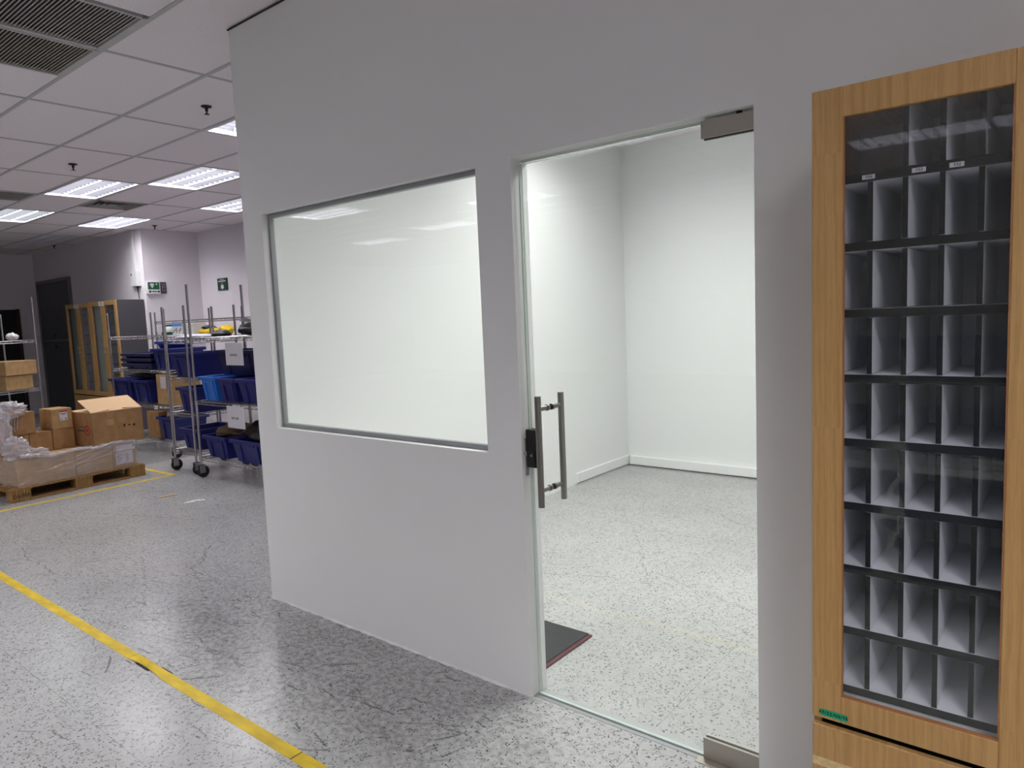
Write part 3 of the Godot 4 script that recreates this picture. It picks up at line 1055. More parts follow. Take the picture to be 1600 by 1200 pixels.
# ------------------------------------------------------------------ glazed bookcases
# local frame: front at z = 0, back at -d, x 0..w
func bookcase(called: String, label: String, at: Vector3, w: float, h: float, d: float, side: Material, pigeon: Array, low_h: float, stile: float, rail: float) -> Node3D:
	var t := thing(called, label, "bookcase", at)
	var dt := 0.020                     # door thickness
	var st := new_st()
	box(st, Vector3(0, 0, -d), Vector3(0.018, h, -dt - 0.001), 0.001)
	box(st, Vector3(w - 0.018, 0, -d), Vector3(w, h, -dt - 0.001), 0.001)
	box(st, Vector3(0.018, h - 0.02, -d), Vector3(w - 0.018, h, -dt - 0.001), 0.001)
	box(st, Vector3(0.018, 0.0, -d + 0.02), Vector3(w - 0.018, 0.07, -dt - 0.02))
	obj("carcass", st, side, t)
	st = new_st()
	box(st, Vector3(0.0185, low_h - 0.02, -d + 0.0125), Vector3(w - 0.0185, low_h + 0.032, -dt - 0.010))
	obj("gap_shade_board", st, M.black_edge, t)  # filler board coloured black for the shaded gap between the doors
	st = new_st()
	box(st, Vector3(0.018, 0.07, -d + 0.002), Vector3(w - 0.018, h - 0.02, -d + 0.012))
	obj("back_panel", st, M.laminate, t)
	for k in 2:
		var a := k * w / 2 + 0.002
		var b := (k + 1) * w / 2 - 0.002
		st = new_st()
		box(st, Vector3(a, low_h + 0.019, -dt), Vector3(a + stile, h, 0), 0.0015)
		box(st, Vector3(b - stile, low_h + 0.019, -dt), Vector3(b, h, 0), 0.0015)
		box(st, Vector3(a + stile, h - rail, -dt), Vector3(b - stile, h, 0), 0.0015)
		box(st, Vector3(a + stile, low_h + 0.019, -dt), Vector3(b - stile, low_h + 0.019 + rail, 0), 0.0015)
		var dr := obj("glass_door", st, M.wood, t)
		st = new_st()
		box(st, Vector3(a + stile - 0.004, low_h + 0.019 + rail, -0.014), Vector3(b - stile + 0.004, h - rail + 0.004, -0.010))
		obj("pane", st, M.glass, dr)
		st = new_st()
		var bx0 := a + stile
		var bx1 := b - stile
		var by0 := low_h + 0.019 + rail
		for q in [[bx0, bx0 + 0.003, by0, h - rail], [bx1 - 0.003, bx1, by0, h - rail], [bx0, bx1, by0, by0 + 0.004]]:
			box(st, Vector3(q[0], q[2], -0.010), Vector3(q[1], q[3], -0.002))
		obj("glazing_bead", st, M.wood_edge, dr)
		st = new_st()
		box(st, Vector3(a, 0.07, -dt), Vector3(b, low_h, 0), 0.0025)
		obj("lower_door", st, M.wood, t)
		if pigeon.size() == 0 or k > 0 or true:
			st = new_st()
			var hx := b - 0.02 if k == 0 else a + 0.02
			bar(st, Vector3(hx, 1.22, 0.028), Vector3(hx, 1.32, 0.028), 0.005, 8)
			bar(st, Vector3(hx, 1.225, 0), Vector3(hx, 1.225, 0.028), 0.004, 8)
			bar(st, Vector3(hx, 1.315, 0), Vector3(hx, 1.315, 0.028), 0.004, 8)
			if called != "glazed_bookcase": obj("door_handle", st, M.steel, dr)
	return t

func pigeonholes(t: Node3D, w: float, h: float, d: float, low_h: float, rows: Array, cols: Array, first_full: int, xl := 0.0185, lam: StandardMaterial3D = null):
	if lam == null: lam = M.laminate
	var zf := -0.070                    # front of the shelves, behind the glass
	var lo := low_h + 0.033
	for r in rows.size():
		var y: float = rows[r]
		var th := 0.022 if r == 0 else 0.019
		var st := new_st()
		box(st, Vector3(xl, y - th / 2, -d + 0.0125), Vector3(w - 0.0185, y + th / 2, zf - 0.0015))
		var sh := obj("shelf", st, lam, t)
		st = new_st()
		box(st, Vector3(xl, y - th / 2, zf - 0.0014), Vector3(w - 0.0185, y + th / 2, zf), 0.0004)
		obj("edge_strip", st, M.black_edge, sh)
	for c in cols.size():
		var x: float = cols[c]
		if x < xl or x > w - 0.02: continue
		var tops: float = h - 0.021 if (c % 100) >= first_full else rows[0] - 0.0115
		var st := new_st()
		var es := new_st()
		var ys := [tops]
		for r in rows:
			if r < tops: ys.append(r)
		for r in ys.size() - 1:
			var ya: float = ys[r] - (0.0115 if r > 0 or tops < h - 0.1 else 0.0)
			if r == 0: ya = tops
			var yb: float = ys[r + 1] + 0.0115
			if ya - yb < 0.01: continue
			box(st, Vector3(x - 0.0055, yb, -d + 0.0125), Vector3(x + 0.0055, ya, zf - 0.003))
			box(es, Vector3(x - 0.0055, yb, zf - 0.0029), Vector3(x + 0.0055, ya, zf - 0.001))
		var dv := obj("divider", st, lam, t)
		obj("edge_strip", es, M.black_edge, dv)
	var st := new_st()
	box(st, Vector3(xl, lo + 0.0005, zf - 0.02), Vector3(w - 0.0185, rows[rows.size() - 1] - 0.01, zf - 0.004))
	obj("plinth_panel", st, lam, t)

func build_bookcase():
	var w := 0.90
	var h := 2.017
	var d := 0.398
	var t := bookcase("glazed_bookcase", "tall beech bookcase with glass doors and black-edged pigeonholes, against the partition", Vector3(-0.496, 0, 0.40), w, h, d, M.wood, [], 0.508, 0.066, 0.066)
	var rows := [1.8235, 1.667, 1.513, 1.359, 1.205, 1.049, 0.892, 0.735, 0.583]
	var cols := []
	for k in 13: cols.append(0.0385 + 0.0712 * k)
	pigeonholes(t, w, h, d, 0.508, rows, cols, 2)
	# number labels on the top shelf edge
	for q in [[0.106, "F54"], [0.207, "F53"], [0.278, "F52"]]:
		var st := new_st()
		box(st, Vector3(q[0] - 0.0135, 1.8175, -0.070), Vector3(q[0] + 0.0135, 1.8275, -0.0693))
		var lb := obj("shelf_label", st, M.paper, t)
		text(q[1], 0.006, M.ink, lb, Vector3(q[0] + 0.001, 1.8225, -0.0689))
	var st := new_st()
	box(st, Vector3(0.021, 0.5345, 0.0), Vector3(0.082, 0.5515, 0.0006))
	var gl := obj("green_label", st, M.bright_green, t)
	tag(gl, "small green embossed label")
	text("FF/22/03/15", 0.0085, M.black, gl, Vector3(0.051, 0.543, 0.0009))
	st = new_st()
	box(st, Vector3(0.003, 0.402, 0.0), Vector3(0.20, 0.424, 0.0008))
	tag(obj("masking_tape", st, M.masking, t), "strip of old masking tape")

# ------------------------------------------------------------------ far end of the hall
func build_far_end():
	var rows := [1.83, 1.67, 1.51, 1.36, 1.20, 1.05, 0.89, 0.73, 0.585]
	for k in 2:
		var x := -13.40 + k * 1.0
		var t := bookcase("glazed_cabinet", ["dark-sided wooden glass cabinet beside the grey utility door, left of the far pair", "dark-sided wooden glass cabinet nearest the racks, right of the far pair"][k], Vector3(x, 0, -2.50), 0.99, 2.03, 0.42, M.grey_side, [], 0.508, 0.075, 0.07)
		var cols := []
		for c in 14: cols.append(0.03 + 0.0712 * c)
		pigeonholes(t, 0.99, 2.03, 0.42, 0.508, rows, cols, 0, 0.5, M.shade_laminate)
		var bk := new_st()
		box(bk, Vector3(0.0185, 0.56, -0.30), Vector3(0.49, 2.0, -0.06))
		obj("pale_inner_block", bk, M.pale_green, t)  # plain pale green block filling the left half behind its glass
		bk = new_st()
		bar(bk, Vector3(0.32, 1.28, -0.06), Vector3(0.32, 1.28, -0.03), 0.025, 10)
		obj("inner_knob", bk, M.black, t)
		var st := new_st()
		box(st, Vector3(0.36, 1.955, 0.0), Vector3(0.56, 2.02, 0.001))
		var lb := obj("name_label", st, M.paper, t)
		text(["F 14", "F 16"][k], 0.03, M.ink, lb, Vector3(0.46, 1.988, 0.0014))
	# grey utility doors, an upper and a lower leaf
	var d := thing("door_2", "tall grey utility door of two stacked leaves beside far cabinets", "door", Vector3(-15.075, 0, -2.93))
	tag(d, "", "", "", "structure")
	var st := new_st()
	var hw := 0.825
	for s in [-1.0, 1.0]:
		box(st, Vector3(minf(s * hw, s * (hw - 0.07)), 0, 0), Vector3(maxf(s * hw, s * (hw - 0.07)), 2.573, 0.045), 0.004)
	box(st, Vector3(-hw + 0.07, 2.51, 0), Vector3(hw - 0.07, 2.573, 0.045), 0.004)
	box(st, Vector3(-hw + 0.07, 1.41, 0), Vector3(hw - 0.07, 1.455, 0.04), 0.004)
	obj("door_frame", st, M.door_frame, d)
	for q in [[0.02, 1.405], [1.46, 2.505]]:
		st = new_st()
		box(st, Vector3(-hw + 0.075, q[0], 0.002), Vector3(hw - 0.075, q[1], 0.025), 0.003)
		var leaf := obj("door_leaf", st, M.door_grey, d)
		st = new_st()
		var ky: float = q[1] - 0.09 if q[0] < 1.0 else q[0] + 0.06
		lathe(st, Vector3(-0.12, ky, 0.025), Vector3.BACK, [Vector2(0.03, 0), Vector2(0.028, 0.015), Vector2(0, 0.018)], 12)
		obj("lock", st, M.black, leaf)
	d = thing("door_3", "black doorway with a brown jamb in the dim end wall", "door", Vector3(-16.05, 0, -2.0))
	tag(d, "", "", "", "structure")
	st = new_st()
	box(st, Vector3(0, 0, -0.55), Vector3(0.02, 2.05, 0.55), 0.003)
	obj("door_leaf", st, M.dark_opening, d)  # panel painted near black for the shade of an open doorway
	st = new_st()
	for s in [-1.0, 1.0]:
		box(st, Vector3(0, 0, minf(s * 0.55, s * 0.605)), Vector3(0.04, 2.06, maxf(s * 0.55, s * 0.605)), 0.003)
	obj("door_jamb", st, M.brown, d)
	# first aid box on the short wall, facing +x
	var t := thing("first_aid_box", "green and white first aid box on the short recess wall", "first aid box", Vector3(-11.35, 2.11, -3.04), PI / 2)
	st = new_st()
	box(st, Vector3(-0.10, 0.0, 0.0), Vector3(0.10, 0.19, 0.05), 0.004)
	obj("case", st, M.white, t)
	st = new_st()
	box(st, Vector3(-0.087, 0.068, 0.05), Vector3(0.087, 0.178, 0.052))
	var pn := obj("green_panel", st, M.green, t)
	st = new_st()
	box(st, Vector3(0.030, 0.145, 0.052), Vector3(0.060, 0.155, 0.0528))
	box(st, Vector3(0.040, 0.135, 0.052), Vector3(0.050, 0.165, 0.0528))
	lathe(st, Vector3(-0.038, 0.142, 0.052), Vector3.BACK, [Vector2(0.019, 0), Vector2(0.019, 0.0008), Vector2(0, 0.0008)], 14)
	lathe(st, Vector3(-0.012, 0.142, 0.052), Vector3.BACK, [Vector2(0.019, 0), Vector2(0.019, 0.0008), Vector2(0, 0.0008)], 14)
	tri(st, Vector3(-0.055, 0.134, 0.0528), Vector3(0.005, 0.134, 0.0528), Vector3(-0.025, 0.082, 0.0528), Vector3.BACK)
	obj("symbol", st, M.white, pn)
	st = new_st()
	box(st, Vector3(-0.075, 0.018, 0.05), Vector3(-0.045, 0.05, 0.0515))
	box(st, Vector3(-0.03, 0.028, 0.05), Vector3(0.05, 0.042, 0.0515))
	box(st, Vector3(0.06, 0.018, 0.05), Vector3(0.085, 0.05, 0.0515))
	obj("caption", st, M.dark_green, t)
	t = thing("notice_board", "small dark notice plate beside the first aid box", "sign", Vector3(-11.35, 2.115, -3.21), PI / 2)
	st = new_st()
	box(st, Vector3(-0.045, 0.0, 0.0), Vector3(0.045, 0.18, 0.012), 0.002)
	obj("plate", st, M.door_grey, t)
	st = new_st()
	for y in [0.045, 0.10, 0.135]:
		box(st, Vector3(-0.03, y, 0.012), Vector3(0.03, y + 0.012, 0.0128))
	obj("print", st, M.grey_ink, t)
	# dark green sign with arrow
	t = thing("wall_sign", "dark green square sign with white arrow on the recess back wall", "sign", Vector3(-10.646, 2.13, -3.83))
	st = new_st()
	box(st, Vector3(-0.142, 0.0, 0.0), Vector3(0.142, 0.19, 0.02), 0.002)
	obj("plate", st, M.dark_green, t)
	st = new_st()
	box(st, Vector3(-0.06, 0.165, 0.02), Vector3(0.06, 0.172, 0.0206))
	box(st, Vector3(-0.11, 0.135, 0.02), Vector3(0.11, 0.150, 0.0206))
	box(st, Vector3(-0.02, 0.105, 0.02), Vector3(0.02, 0.113, 0.0206))
	box(st, Vector3(-0.038, 0.045, 0.02), Vector3(0.038, 0.085, 0.0206))
	tri(st, Vector3(-0.06, 0.045, 0.0206), Vector3(0.06, 0.045, 0.0206), Vector3(0, 0.015, 0.0206), Vector3.BACK)
	obj("print", st, M.white, t)
	# cable trunking and box by the corner
	t = thing("cable_trunking", "slim white vertical cable trunking near the recess corner", "cable trunking", Vector3(-11.60, 2.47, -2.93))
	st = new_st()
	box(st, Vector3(-0.04, 0, 0), Vector3(0.04, H - 2.47, 0.03), 0.003)
	obj("duct", st, M.white, t)
	t = thing("switch_box", "white wall switch box at the foot of cable trunking", "switch box", Vector3(-11.58, 2.24, -2.93))
	st = new_st()
	box(st, Vector3(-0.11, 0, 0), Vector3(0.11, 0.23, 0.06), 0.004)
	obj("case", st, M.white, t)
	st = new_st()
	box(st, Vector3(-0.08, 0.17, 0.06), Vector3(-0.055, 0.20, 0.066), 0.001)
	obj("switch", st, M.black, t)
	st = new_st()
	bar(st, Vector3(0.04, 0.0, 0.03), Vector3(0.045, -0.08, 0.03), 0.014, 8, 0.008)
	bar(st, Vector3(0.045, -0.08, 0.03), Vector3(0.05, -0.2, 0.02), 0.006, 6)
	obj("cable", st, M.black, t)

# ------------------------------------------------------------------ pallet of cartons
const PO := Vector3(-7.68, 0, 0.086)
var PT := deg_to_rad(95.45)

func on_pallet(u: float, y: float, v: float) -> Vector3:
	return PO + Basis(Vector3.UP, PT) * Vector3(u, y, -v)

func build_pallet():
	var L := 1.27
	var Dp := 1.0
	var t := thing("pallet", "worn wooden pallet carrying stretch-wrapped cartons, inside the yellow bay", "pallet", PO, PT)
	for z in [0.0, -0.44, -0.88]:
		for x in [0.0, 0.56, 1.10]:
			var st := new_st()
			box(st, Vector3(x + 0.004, 0.018, z - 0.12), Vector3(x + 0.166, 0.092, z - 0.002), 0.003)
			var b := obj("block", st, M.pallet, t)
			if x == 0.0 and z == 0.0: text("DGMA", 0.036, M.brown, b, Vector3(0.085, 0.055, -0.0015))
		var st := new_st()
		box(st, Vector3(0, 0, z - 0.12), Vector3(L, 0.018, z), 0.003)
		obj("bottom_board", st, M.pallet, t)
	for k in 3:
		var st := new_st()
		var x: float = [0.0, 0.56, 1.10][k]
		box(st, Vector3(x, 0.092, -Dp), Vector3(x + 0.17, 0.108, 0), 0.003)
		obj("stringer_board", st, M.pallet, t)
	for k in 7:
		var st := new_st()
		var z := -0.005 - k * 0.147
		box(st, Vector3(0.0, 0.108, z - 0.112), Vector3(L, 0.124, z), 0.003)
		obj("deck_board", st, M.pallet, t)
	# bottom layer under the film
	var y0 := 0.124
	var bottom := [[0.09, 0.60, "wrapped carton at the near corner of the pallet, under clear film"], [0.605, 0.965, "wrapped carton in the middle of the pallet front, under clear film"], [0.97, 1.205, "wrapped carton with white shipping sheets at the far end of the pallet front"]]
	for q in bottom:
		var c := carton(q[2], on_pallet((q[0] + q[1]) / 2, y0, 0.05 + 0.22), PT, q[1] - q[0], 0.258, 0.44, M.card2, "", false)
		if q[0] > 0.9:
			var st := new_st()
			box(st, Vector3(-0.085, 0.175, 0.2205), Vector3(0.115, 0.235, 0.2215))
			box(st, Vector3(-0.09, 0.035, 0.2205), Vector3(0.085, 0.165, 0.2212))
			var sh := obj("shipping_sheet", st, M.paper, c)
			st = new_st()
			for k in 5:
				box(st, Vector3(-0.08, 0.055 + k * 0.02, 0.2215), Vector3(-0.08 + 0.03 + 0.013 * (k % 3), 0.060 + k * 0.02, 0.2219))
				box(st, Vector3(0.01, 0.065 + k * 0.018, 0.2215), Vector3(0.035 + 0.008 * (k % 2), 0.071 + k * 0.018, 0.2219))
			box(st, Vector3(0.09, 0.205, 0.2218), Vector3(0.105, 0.22, 0.2222))
			obj("print", st, M.ink, sh)
	carton("rear wrapped carton of the pallet bottom layer, near end", on_pallet(0.34, y0, 0.73), PT, 0.50, 0.256, 0.44, M.card2, "", false)
	carton("rear wrapped carton of the pallet bottom layer, far end", on_pallet(0.90, y0, 0.73), PT, 0.56, 0.256, 0.44, M.card2, "", false)
	var y1 := 0.384
	# second layer
	for q in [[0.120, 0.326, 0.55, "plain carton at left of the second layer row, half behind film"], [0.332, 0.536, 0.56, "plain taped carton, middle one of the second layer row"], [0.542, 0.745, 0.56, "plain carton under the carton with the red and white label"]]:
		var c := carton(q[3], on_pallet((q[0] + q[1]) / 2, y1, 0.33 + 0.13), PT, q[1] - q[0], 0.198, 0.26, M.card, "", false)
		carton_tape(c, q[1] - q[0], 0.198, 0.26)
	# third layer
	var c := carton("carton standing on top at left, draped with bunched film", on_pallet(0.290, y1 + 0.2, 0.32 + 0.13), PT, 0.205, 0.215, 0.26, M.card, "", false)
	carton_tape(c, 0.205, 0.215, 0.26)
	c = carton("small carton with a red and white label on its front, topmost in the middle", on_pallet(0.648, y1 + 0.2, 0.34 + 0.13), PT, 0.195, 0.205, 0.26, M.card2, "", true)
	var st := new_st()
	box(st, Vector3(-0.020, 0.085, 0.1302), Vector3(0.052, 0.185, 0.1310))
	var lb := obj("label", st, M.paper, c)
	st = new_st()
	box(st, Vector3(-0.020, 0.170, 0.1310), Vector3(0.052, 0.185, 0.1314))
	obj("red_band", st, M.red, lb)
	st = new_st()
	box(st, Vector3(-0.014, 0.150, 0.1310), Vector3(0.044, 0.157, 0.1314))
	box(st, Vector3(0.0, 0.140, 0.1310), Vector3(0.030, 0.144, 0.1314))
	box(st, Vector3(-0.014, 0.095, 0.1310), Vector3(0.0, 0.103, 0.1314))
	box(st, Vector3(0.028, 0.095, 0.1310), Vector3(0.044, 0.106, 0.1314))
	obj("print", st, M.ink, lb)
	open_carton()
	stretch_film()

func carton_tape(c: Node3D, sx: float, sy: float, sz: float):
	var st := new_st()
	box(st, Vector3(-0.024, sy - 0.05, sz / 2), Vector3(0.024, sy + 0.0005, sz / 2 + 0.001))
	box(st, Vector3(-0.024, 0.0, sz / 2), Vector3(0.024, 0.05, sz / 2 + 0.001))
	box(st, Vector3(-0.024, sy, -sz / 2), Vector3(0.024, sy + 0.001, sz / 2))
	obj("packing_tape", st, M.pack_tape, c)

func open_carton():
	var W := 0.525
	var Dp := 0.40
	var Hh := 0.345
	var t := thing("open_carton", "big open carton with a raised front flap on the pallet", "carton", on_pallet(1.05, 0.384, 0.045 + Dp / 2), PT)
	var th := 0.006
	var st := new_st()
	box(st, Vector3(-W / 2, 0, -Dp / 2), Vector3(W / 2, th, Dp / 2))
	for s in [-1.0, 1.0]:
		box(st, Vector3(-W / 2, 0, minf(s * Dp / 2, s * (Dp / 2 - th))), Vector3(W / 2, Hh, maxf(s * Dp / 2, s * (Dp / 2 - th))), 0.002)
		box(st, Vector3(minf(s * W / 2, s * (W / 2 - th)), 0, -Dp / 2), Vector3(maxf(s * W / 2, s * (W / 2 - th)), Hh, Dp / 2), 0.002)
	obj("box", st, M.card, t)
	# front flap, folded back and standing up
	st = new_st()
	box(st, Vector3(-W / 2 + 0.003, 0, -0.285), Vector3(W / 2 - 0.003, 0.005, 0), 0.001, Transform3D(Basis(Vector3.RIGHT, 0.44), Vector3(0, Hh, Dp / 2)))
	obj("flap", st, M.card_in, t)
	for s in [-1.0, 1.0]:
		st = new_st()
		box(st, Vector3(0, 0, -Dp / 2 + 0.005), Vector3(0.19, 0.005, Dp / 2 - 0.005), 0.001, Transform3D(Basis(Vector3.UP, 0.0 if s < 0 else PI) * Basis(Vector3.BACK, 0.09), Vector3(s * W / 2, Hh, 0)))
		obj("flap", st, M.card_in, t)
	st = new_st()
	box(st, Vector3(-W / 2 + 0.003, 0, 0), Vector3(W / 2 - 0.003, 0.005, 0.19), 0.001, Transform3D(Basis(Vector3.RIGHT, 0.25), Vector3(0, Hh + 0.01, -Dp / 2)))
	obj("flap", st, M.card_in, t)
	var zf := Dp / 2
	st = new_st()                       # printed handling marks
	box(st, Vector3(0.055, 0.165, zf), Vector3(0.072, 0.195, zf + 0.0006))
	box(st, Vector3(0.062, 0.155, zf), Vector3(0.066, 0.165, zf + 0.0006))
	tri(st, Vector3(0.095, 0.172, zf + 0.0006), Vector3(0.135, 0.172, zf + 0.0006), Vector3(0.115, 0.188, zf + 0.0006), Vector3.BACK)
	box(st, Vector3(0.113, 0.155, zf), Vector3(0.117, 0.172, zf + 0.0006))
	lathe(st, Vector3(0.165, 0.172, zf), Vector3.BACK, [Vector2(0.013, 0), Vector2(0.013, 0.0006), Vector2(0, 0.0006)], 12)
	for q in [[-0.01, 0.148, 0.012, 0.150], [-0.01, 0.178, 0.012, 0.180], [-0.01, 0.148, -0.008, 0.18], [0.010, 0.148, 0.012, 0.18]]:
		box(st, Vector3(q[0], q[1], zf), Vector3(q[2], q[3], zf + 0.0006))
	obj("handling_marks", st, M.black, t)
	st = new_st()
	box(st, Vector3(-0.115, 0.20, zf), Vector3(-0.045, 0.26, zf + 0.0008))
	obj("worn_label", st, M.card2, t)
	st = new_st()
	box(st, Vector3(0.01, 0.0, zf), Vector3(0.07, 0.055, zf + 0.0008))
	obj("packing_tape", st, M.pack_tape, t)
	st = new_st()
	lathe(st, Vector3(-W / 2 - 0.0002, 0.165, 0.10), Vector3.LEFT, [Vector2(0.055, 0), Vector2(0.055, 0.0006), Vector2(0.038, 0.0006)], 20)
	lathe(st, Vector3(-W / 2 - 0.0002, 0.165, 0.10), Vector3.LEFT, [Vector2(0.02, 0), Vector2(0.02, 0.0006), Vector2(0.0, 0.0006)], 12)
	obj("red_mark", st, M.red, t)
	st = new_st()
	box(st, Vector3(-W / 2 - 0.0006, 0.15, -0.10), Vector3(-W / 2, 0.168, 0.04))
	box(st, Vector3(-W / 2 - 0.0006, 0.195, -0.06), Vector3(-W / 2, 0.205, 0.03))
	obj("print", st, M.ink, t)

func stretch_film():
	var t := thing("stretch_film", "clear stretch film wound round the pallet load and bunched up at its left", "stretch film", PO, PT)
	var n := noise(5.0, 88, 4)
	var n2 := noise(2.0, 89, 3)
	var st := new_st()
	# path round the load seen from above: left side, front, right side
	var path := [Vector2(0.05, -0.97), Vector2(0.05, -0.50), Vector2(0.055, -0.10), Vector2(0.085, -0.028), Vector2(0.20, -0.026), Vector2(0.6, -0.030), Vector2(0.9, -0.026), Vector2(1.20, -0.03), Vector2(1.226, -0.06), Vector2(1.228, -0.45), Vector2(1.228, -0.95)]
	var pts := []
	for i in path.size() - 1:
		var m := int(ceil(path[i].distance_to(path[i + 1]) / 0.022))
		for k in m: pts.append(path[i].lerp(path[i + 1], float(k) / m))
	pts.append(path[path.size() - 1])
	var R := 34
	var P := func(i: int, j: int) -> Vector3:
		var p: Vector2 = pts[i]
		var f := float(j) / R
		var y := 0.112 + f * (0.292 + 0.018 * n2.get_noise_1d(i * 0.09))
		var q := Vector2(0.64, -0.5)
		var outw := (p - q).normalized()
		var wr := 0.016 * n.get_noise_2d(i * 0.02 + y * 0.9, y * 9.0 - i * 0.012) + 0.007 * n.get_noise_2d(i * 0.05 - y * 2.0, y * 26.0 + i * 0.05)
		if f > 0.9: wr -= (f - 0.9) * 0.45 * (0.6 + 0.6 * n2.get_noise_1d(i * 0.2))
		var e := p + outw * (wr + 0.006)
		return Vector3(e.x, y, e.y)
	for i in pts.size() - 1:
		for j in R:
			var a: Vector3 = P.call(i, j)
			var b: Vector3 = P.call(i + 1, j)
			var c: Vector3 = P.call(i + 1, j + 1)
			var d: Vector3 = P.call(i, j + 1)
			var mid := (a + c) / 2 - Vector3(0.64, 0.25, -0.5)
			mid.y = 0
			tri(st, a, b, c, mid.normalized())
			tri(st, a, c, d, mid.normalized())
	st.index()
	st.generate_normals()
	obj("wrap_sheet", st, M.film, t)
	# whitish bars that put highlights on the creases of the tight film
	rng.seed = 66
	st = new_st()
	for k in 46:
		var x := rng.randf_range(0.09, 1.05)
		var y := rng.randf_range(0.14, 0.385)
		var l := rng.randf_range(0.06, 0.32)
		var up := rng.randf_range(-0.02, 0.10) * (1.0 if x > 0.4 else 2.2)
		var x2 := minf(x + l, 1.21)
		bar(st, Vector3(x, y, -0.021), Vector3((x + x2) / 2, y + up * 0.5 * l * 4.0 + 0.004, -0.019), 0.0012, 4, 0.0028)
		bar(st, Vector3((x + x2) / 2, y + up * 0.5 * l * 4.0 + 0.004, -0.019), Vector3(x2, clampf(y + up * l * 4.0, 0.13, 0.40), -0.021), 0.0028, 4, 0.0008)
	tag(obj("crease_highlights", st, M.bunch, t), "", "", "", "stuff")
	# rope of gathered film along the top edge
	st = new_st()
	var last := Vector3.ZERO
	for i in range(0, 60):
		var f := i / 59.0
		var q := Vector3(lerpf(0.12, 1.2, f), 0.388 + 0.012 * sin(f * 17.0) + 0.03 * maxf(0, 0.12 - f) * 8.0, -0.035 + 0.012 * sin(f * 31.0))
		if i > 0: bar(st, last, q, 0.012 + 0.008 * absf(sin(f * 41.0)), 6, 0.012 + 0.008 * absf(sin((f + 1 / 59.0) * 41.0)))
		last = q
	obj("gathered_edge", st, M.bunch, t)
	# the bunch that hangs over the carton at the left
	st = new_st()
	lump_into(st, Vector3(0.15, 0.15, 0.16), 301, 0.5, Vector3(0.165, 0.755, -0.36))
	lump_into(st, Vector3(0.07, 0.34, 0.09), 302, 0.6, Vector3(0.075, 0.50, -0.26))
	lump_into(st, Vector3(0.10, 0.20, 0.10), 303, 0.6, Vector3(0.13, 0.375, -0.15))
	lump_into(st, Vector3(0.12, 0.10, 0.08), 304, 0.6, Vector3(0.26, 0.365, -0.10))
	st.index()
	st.generate_normals()
	obj("bunched_film", st, M.bunch, t)
	st = new_st()
	for k in 5:                         # tails hanging down over the carton front
		var x := 0.13 + k * 0.03
		var a := Vector3(x, 0.80, -0.315)
		var b := Vector3(x + 0.006 - k * 0.008, 0.62 + 0.02 * (k % 3), -0.305)
		bar(st, a, b, 0.008, 5, 0.004)
	obj("film_tail", st, M.bunch, t)

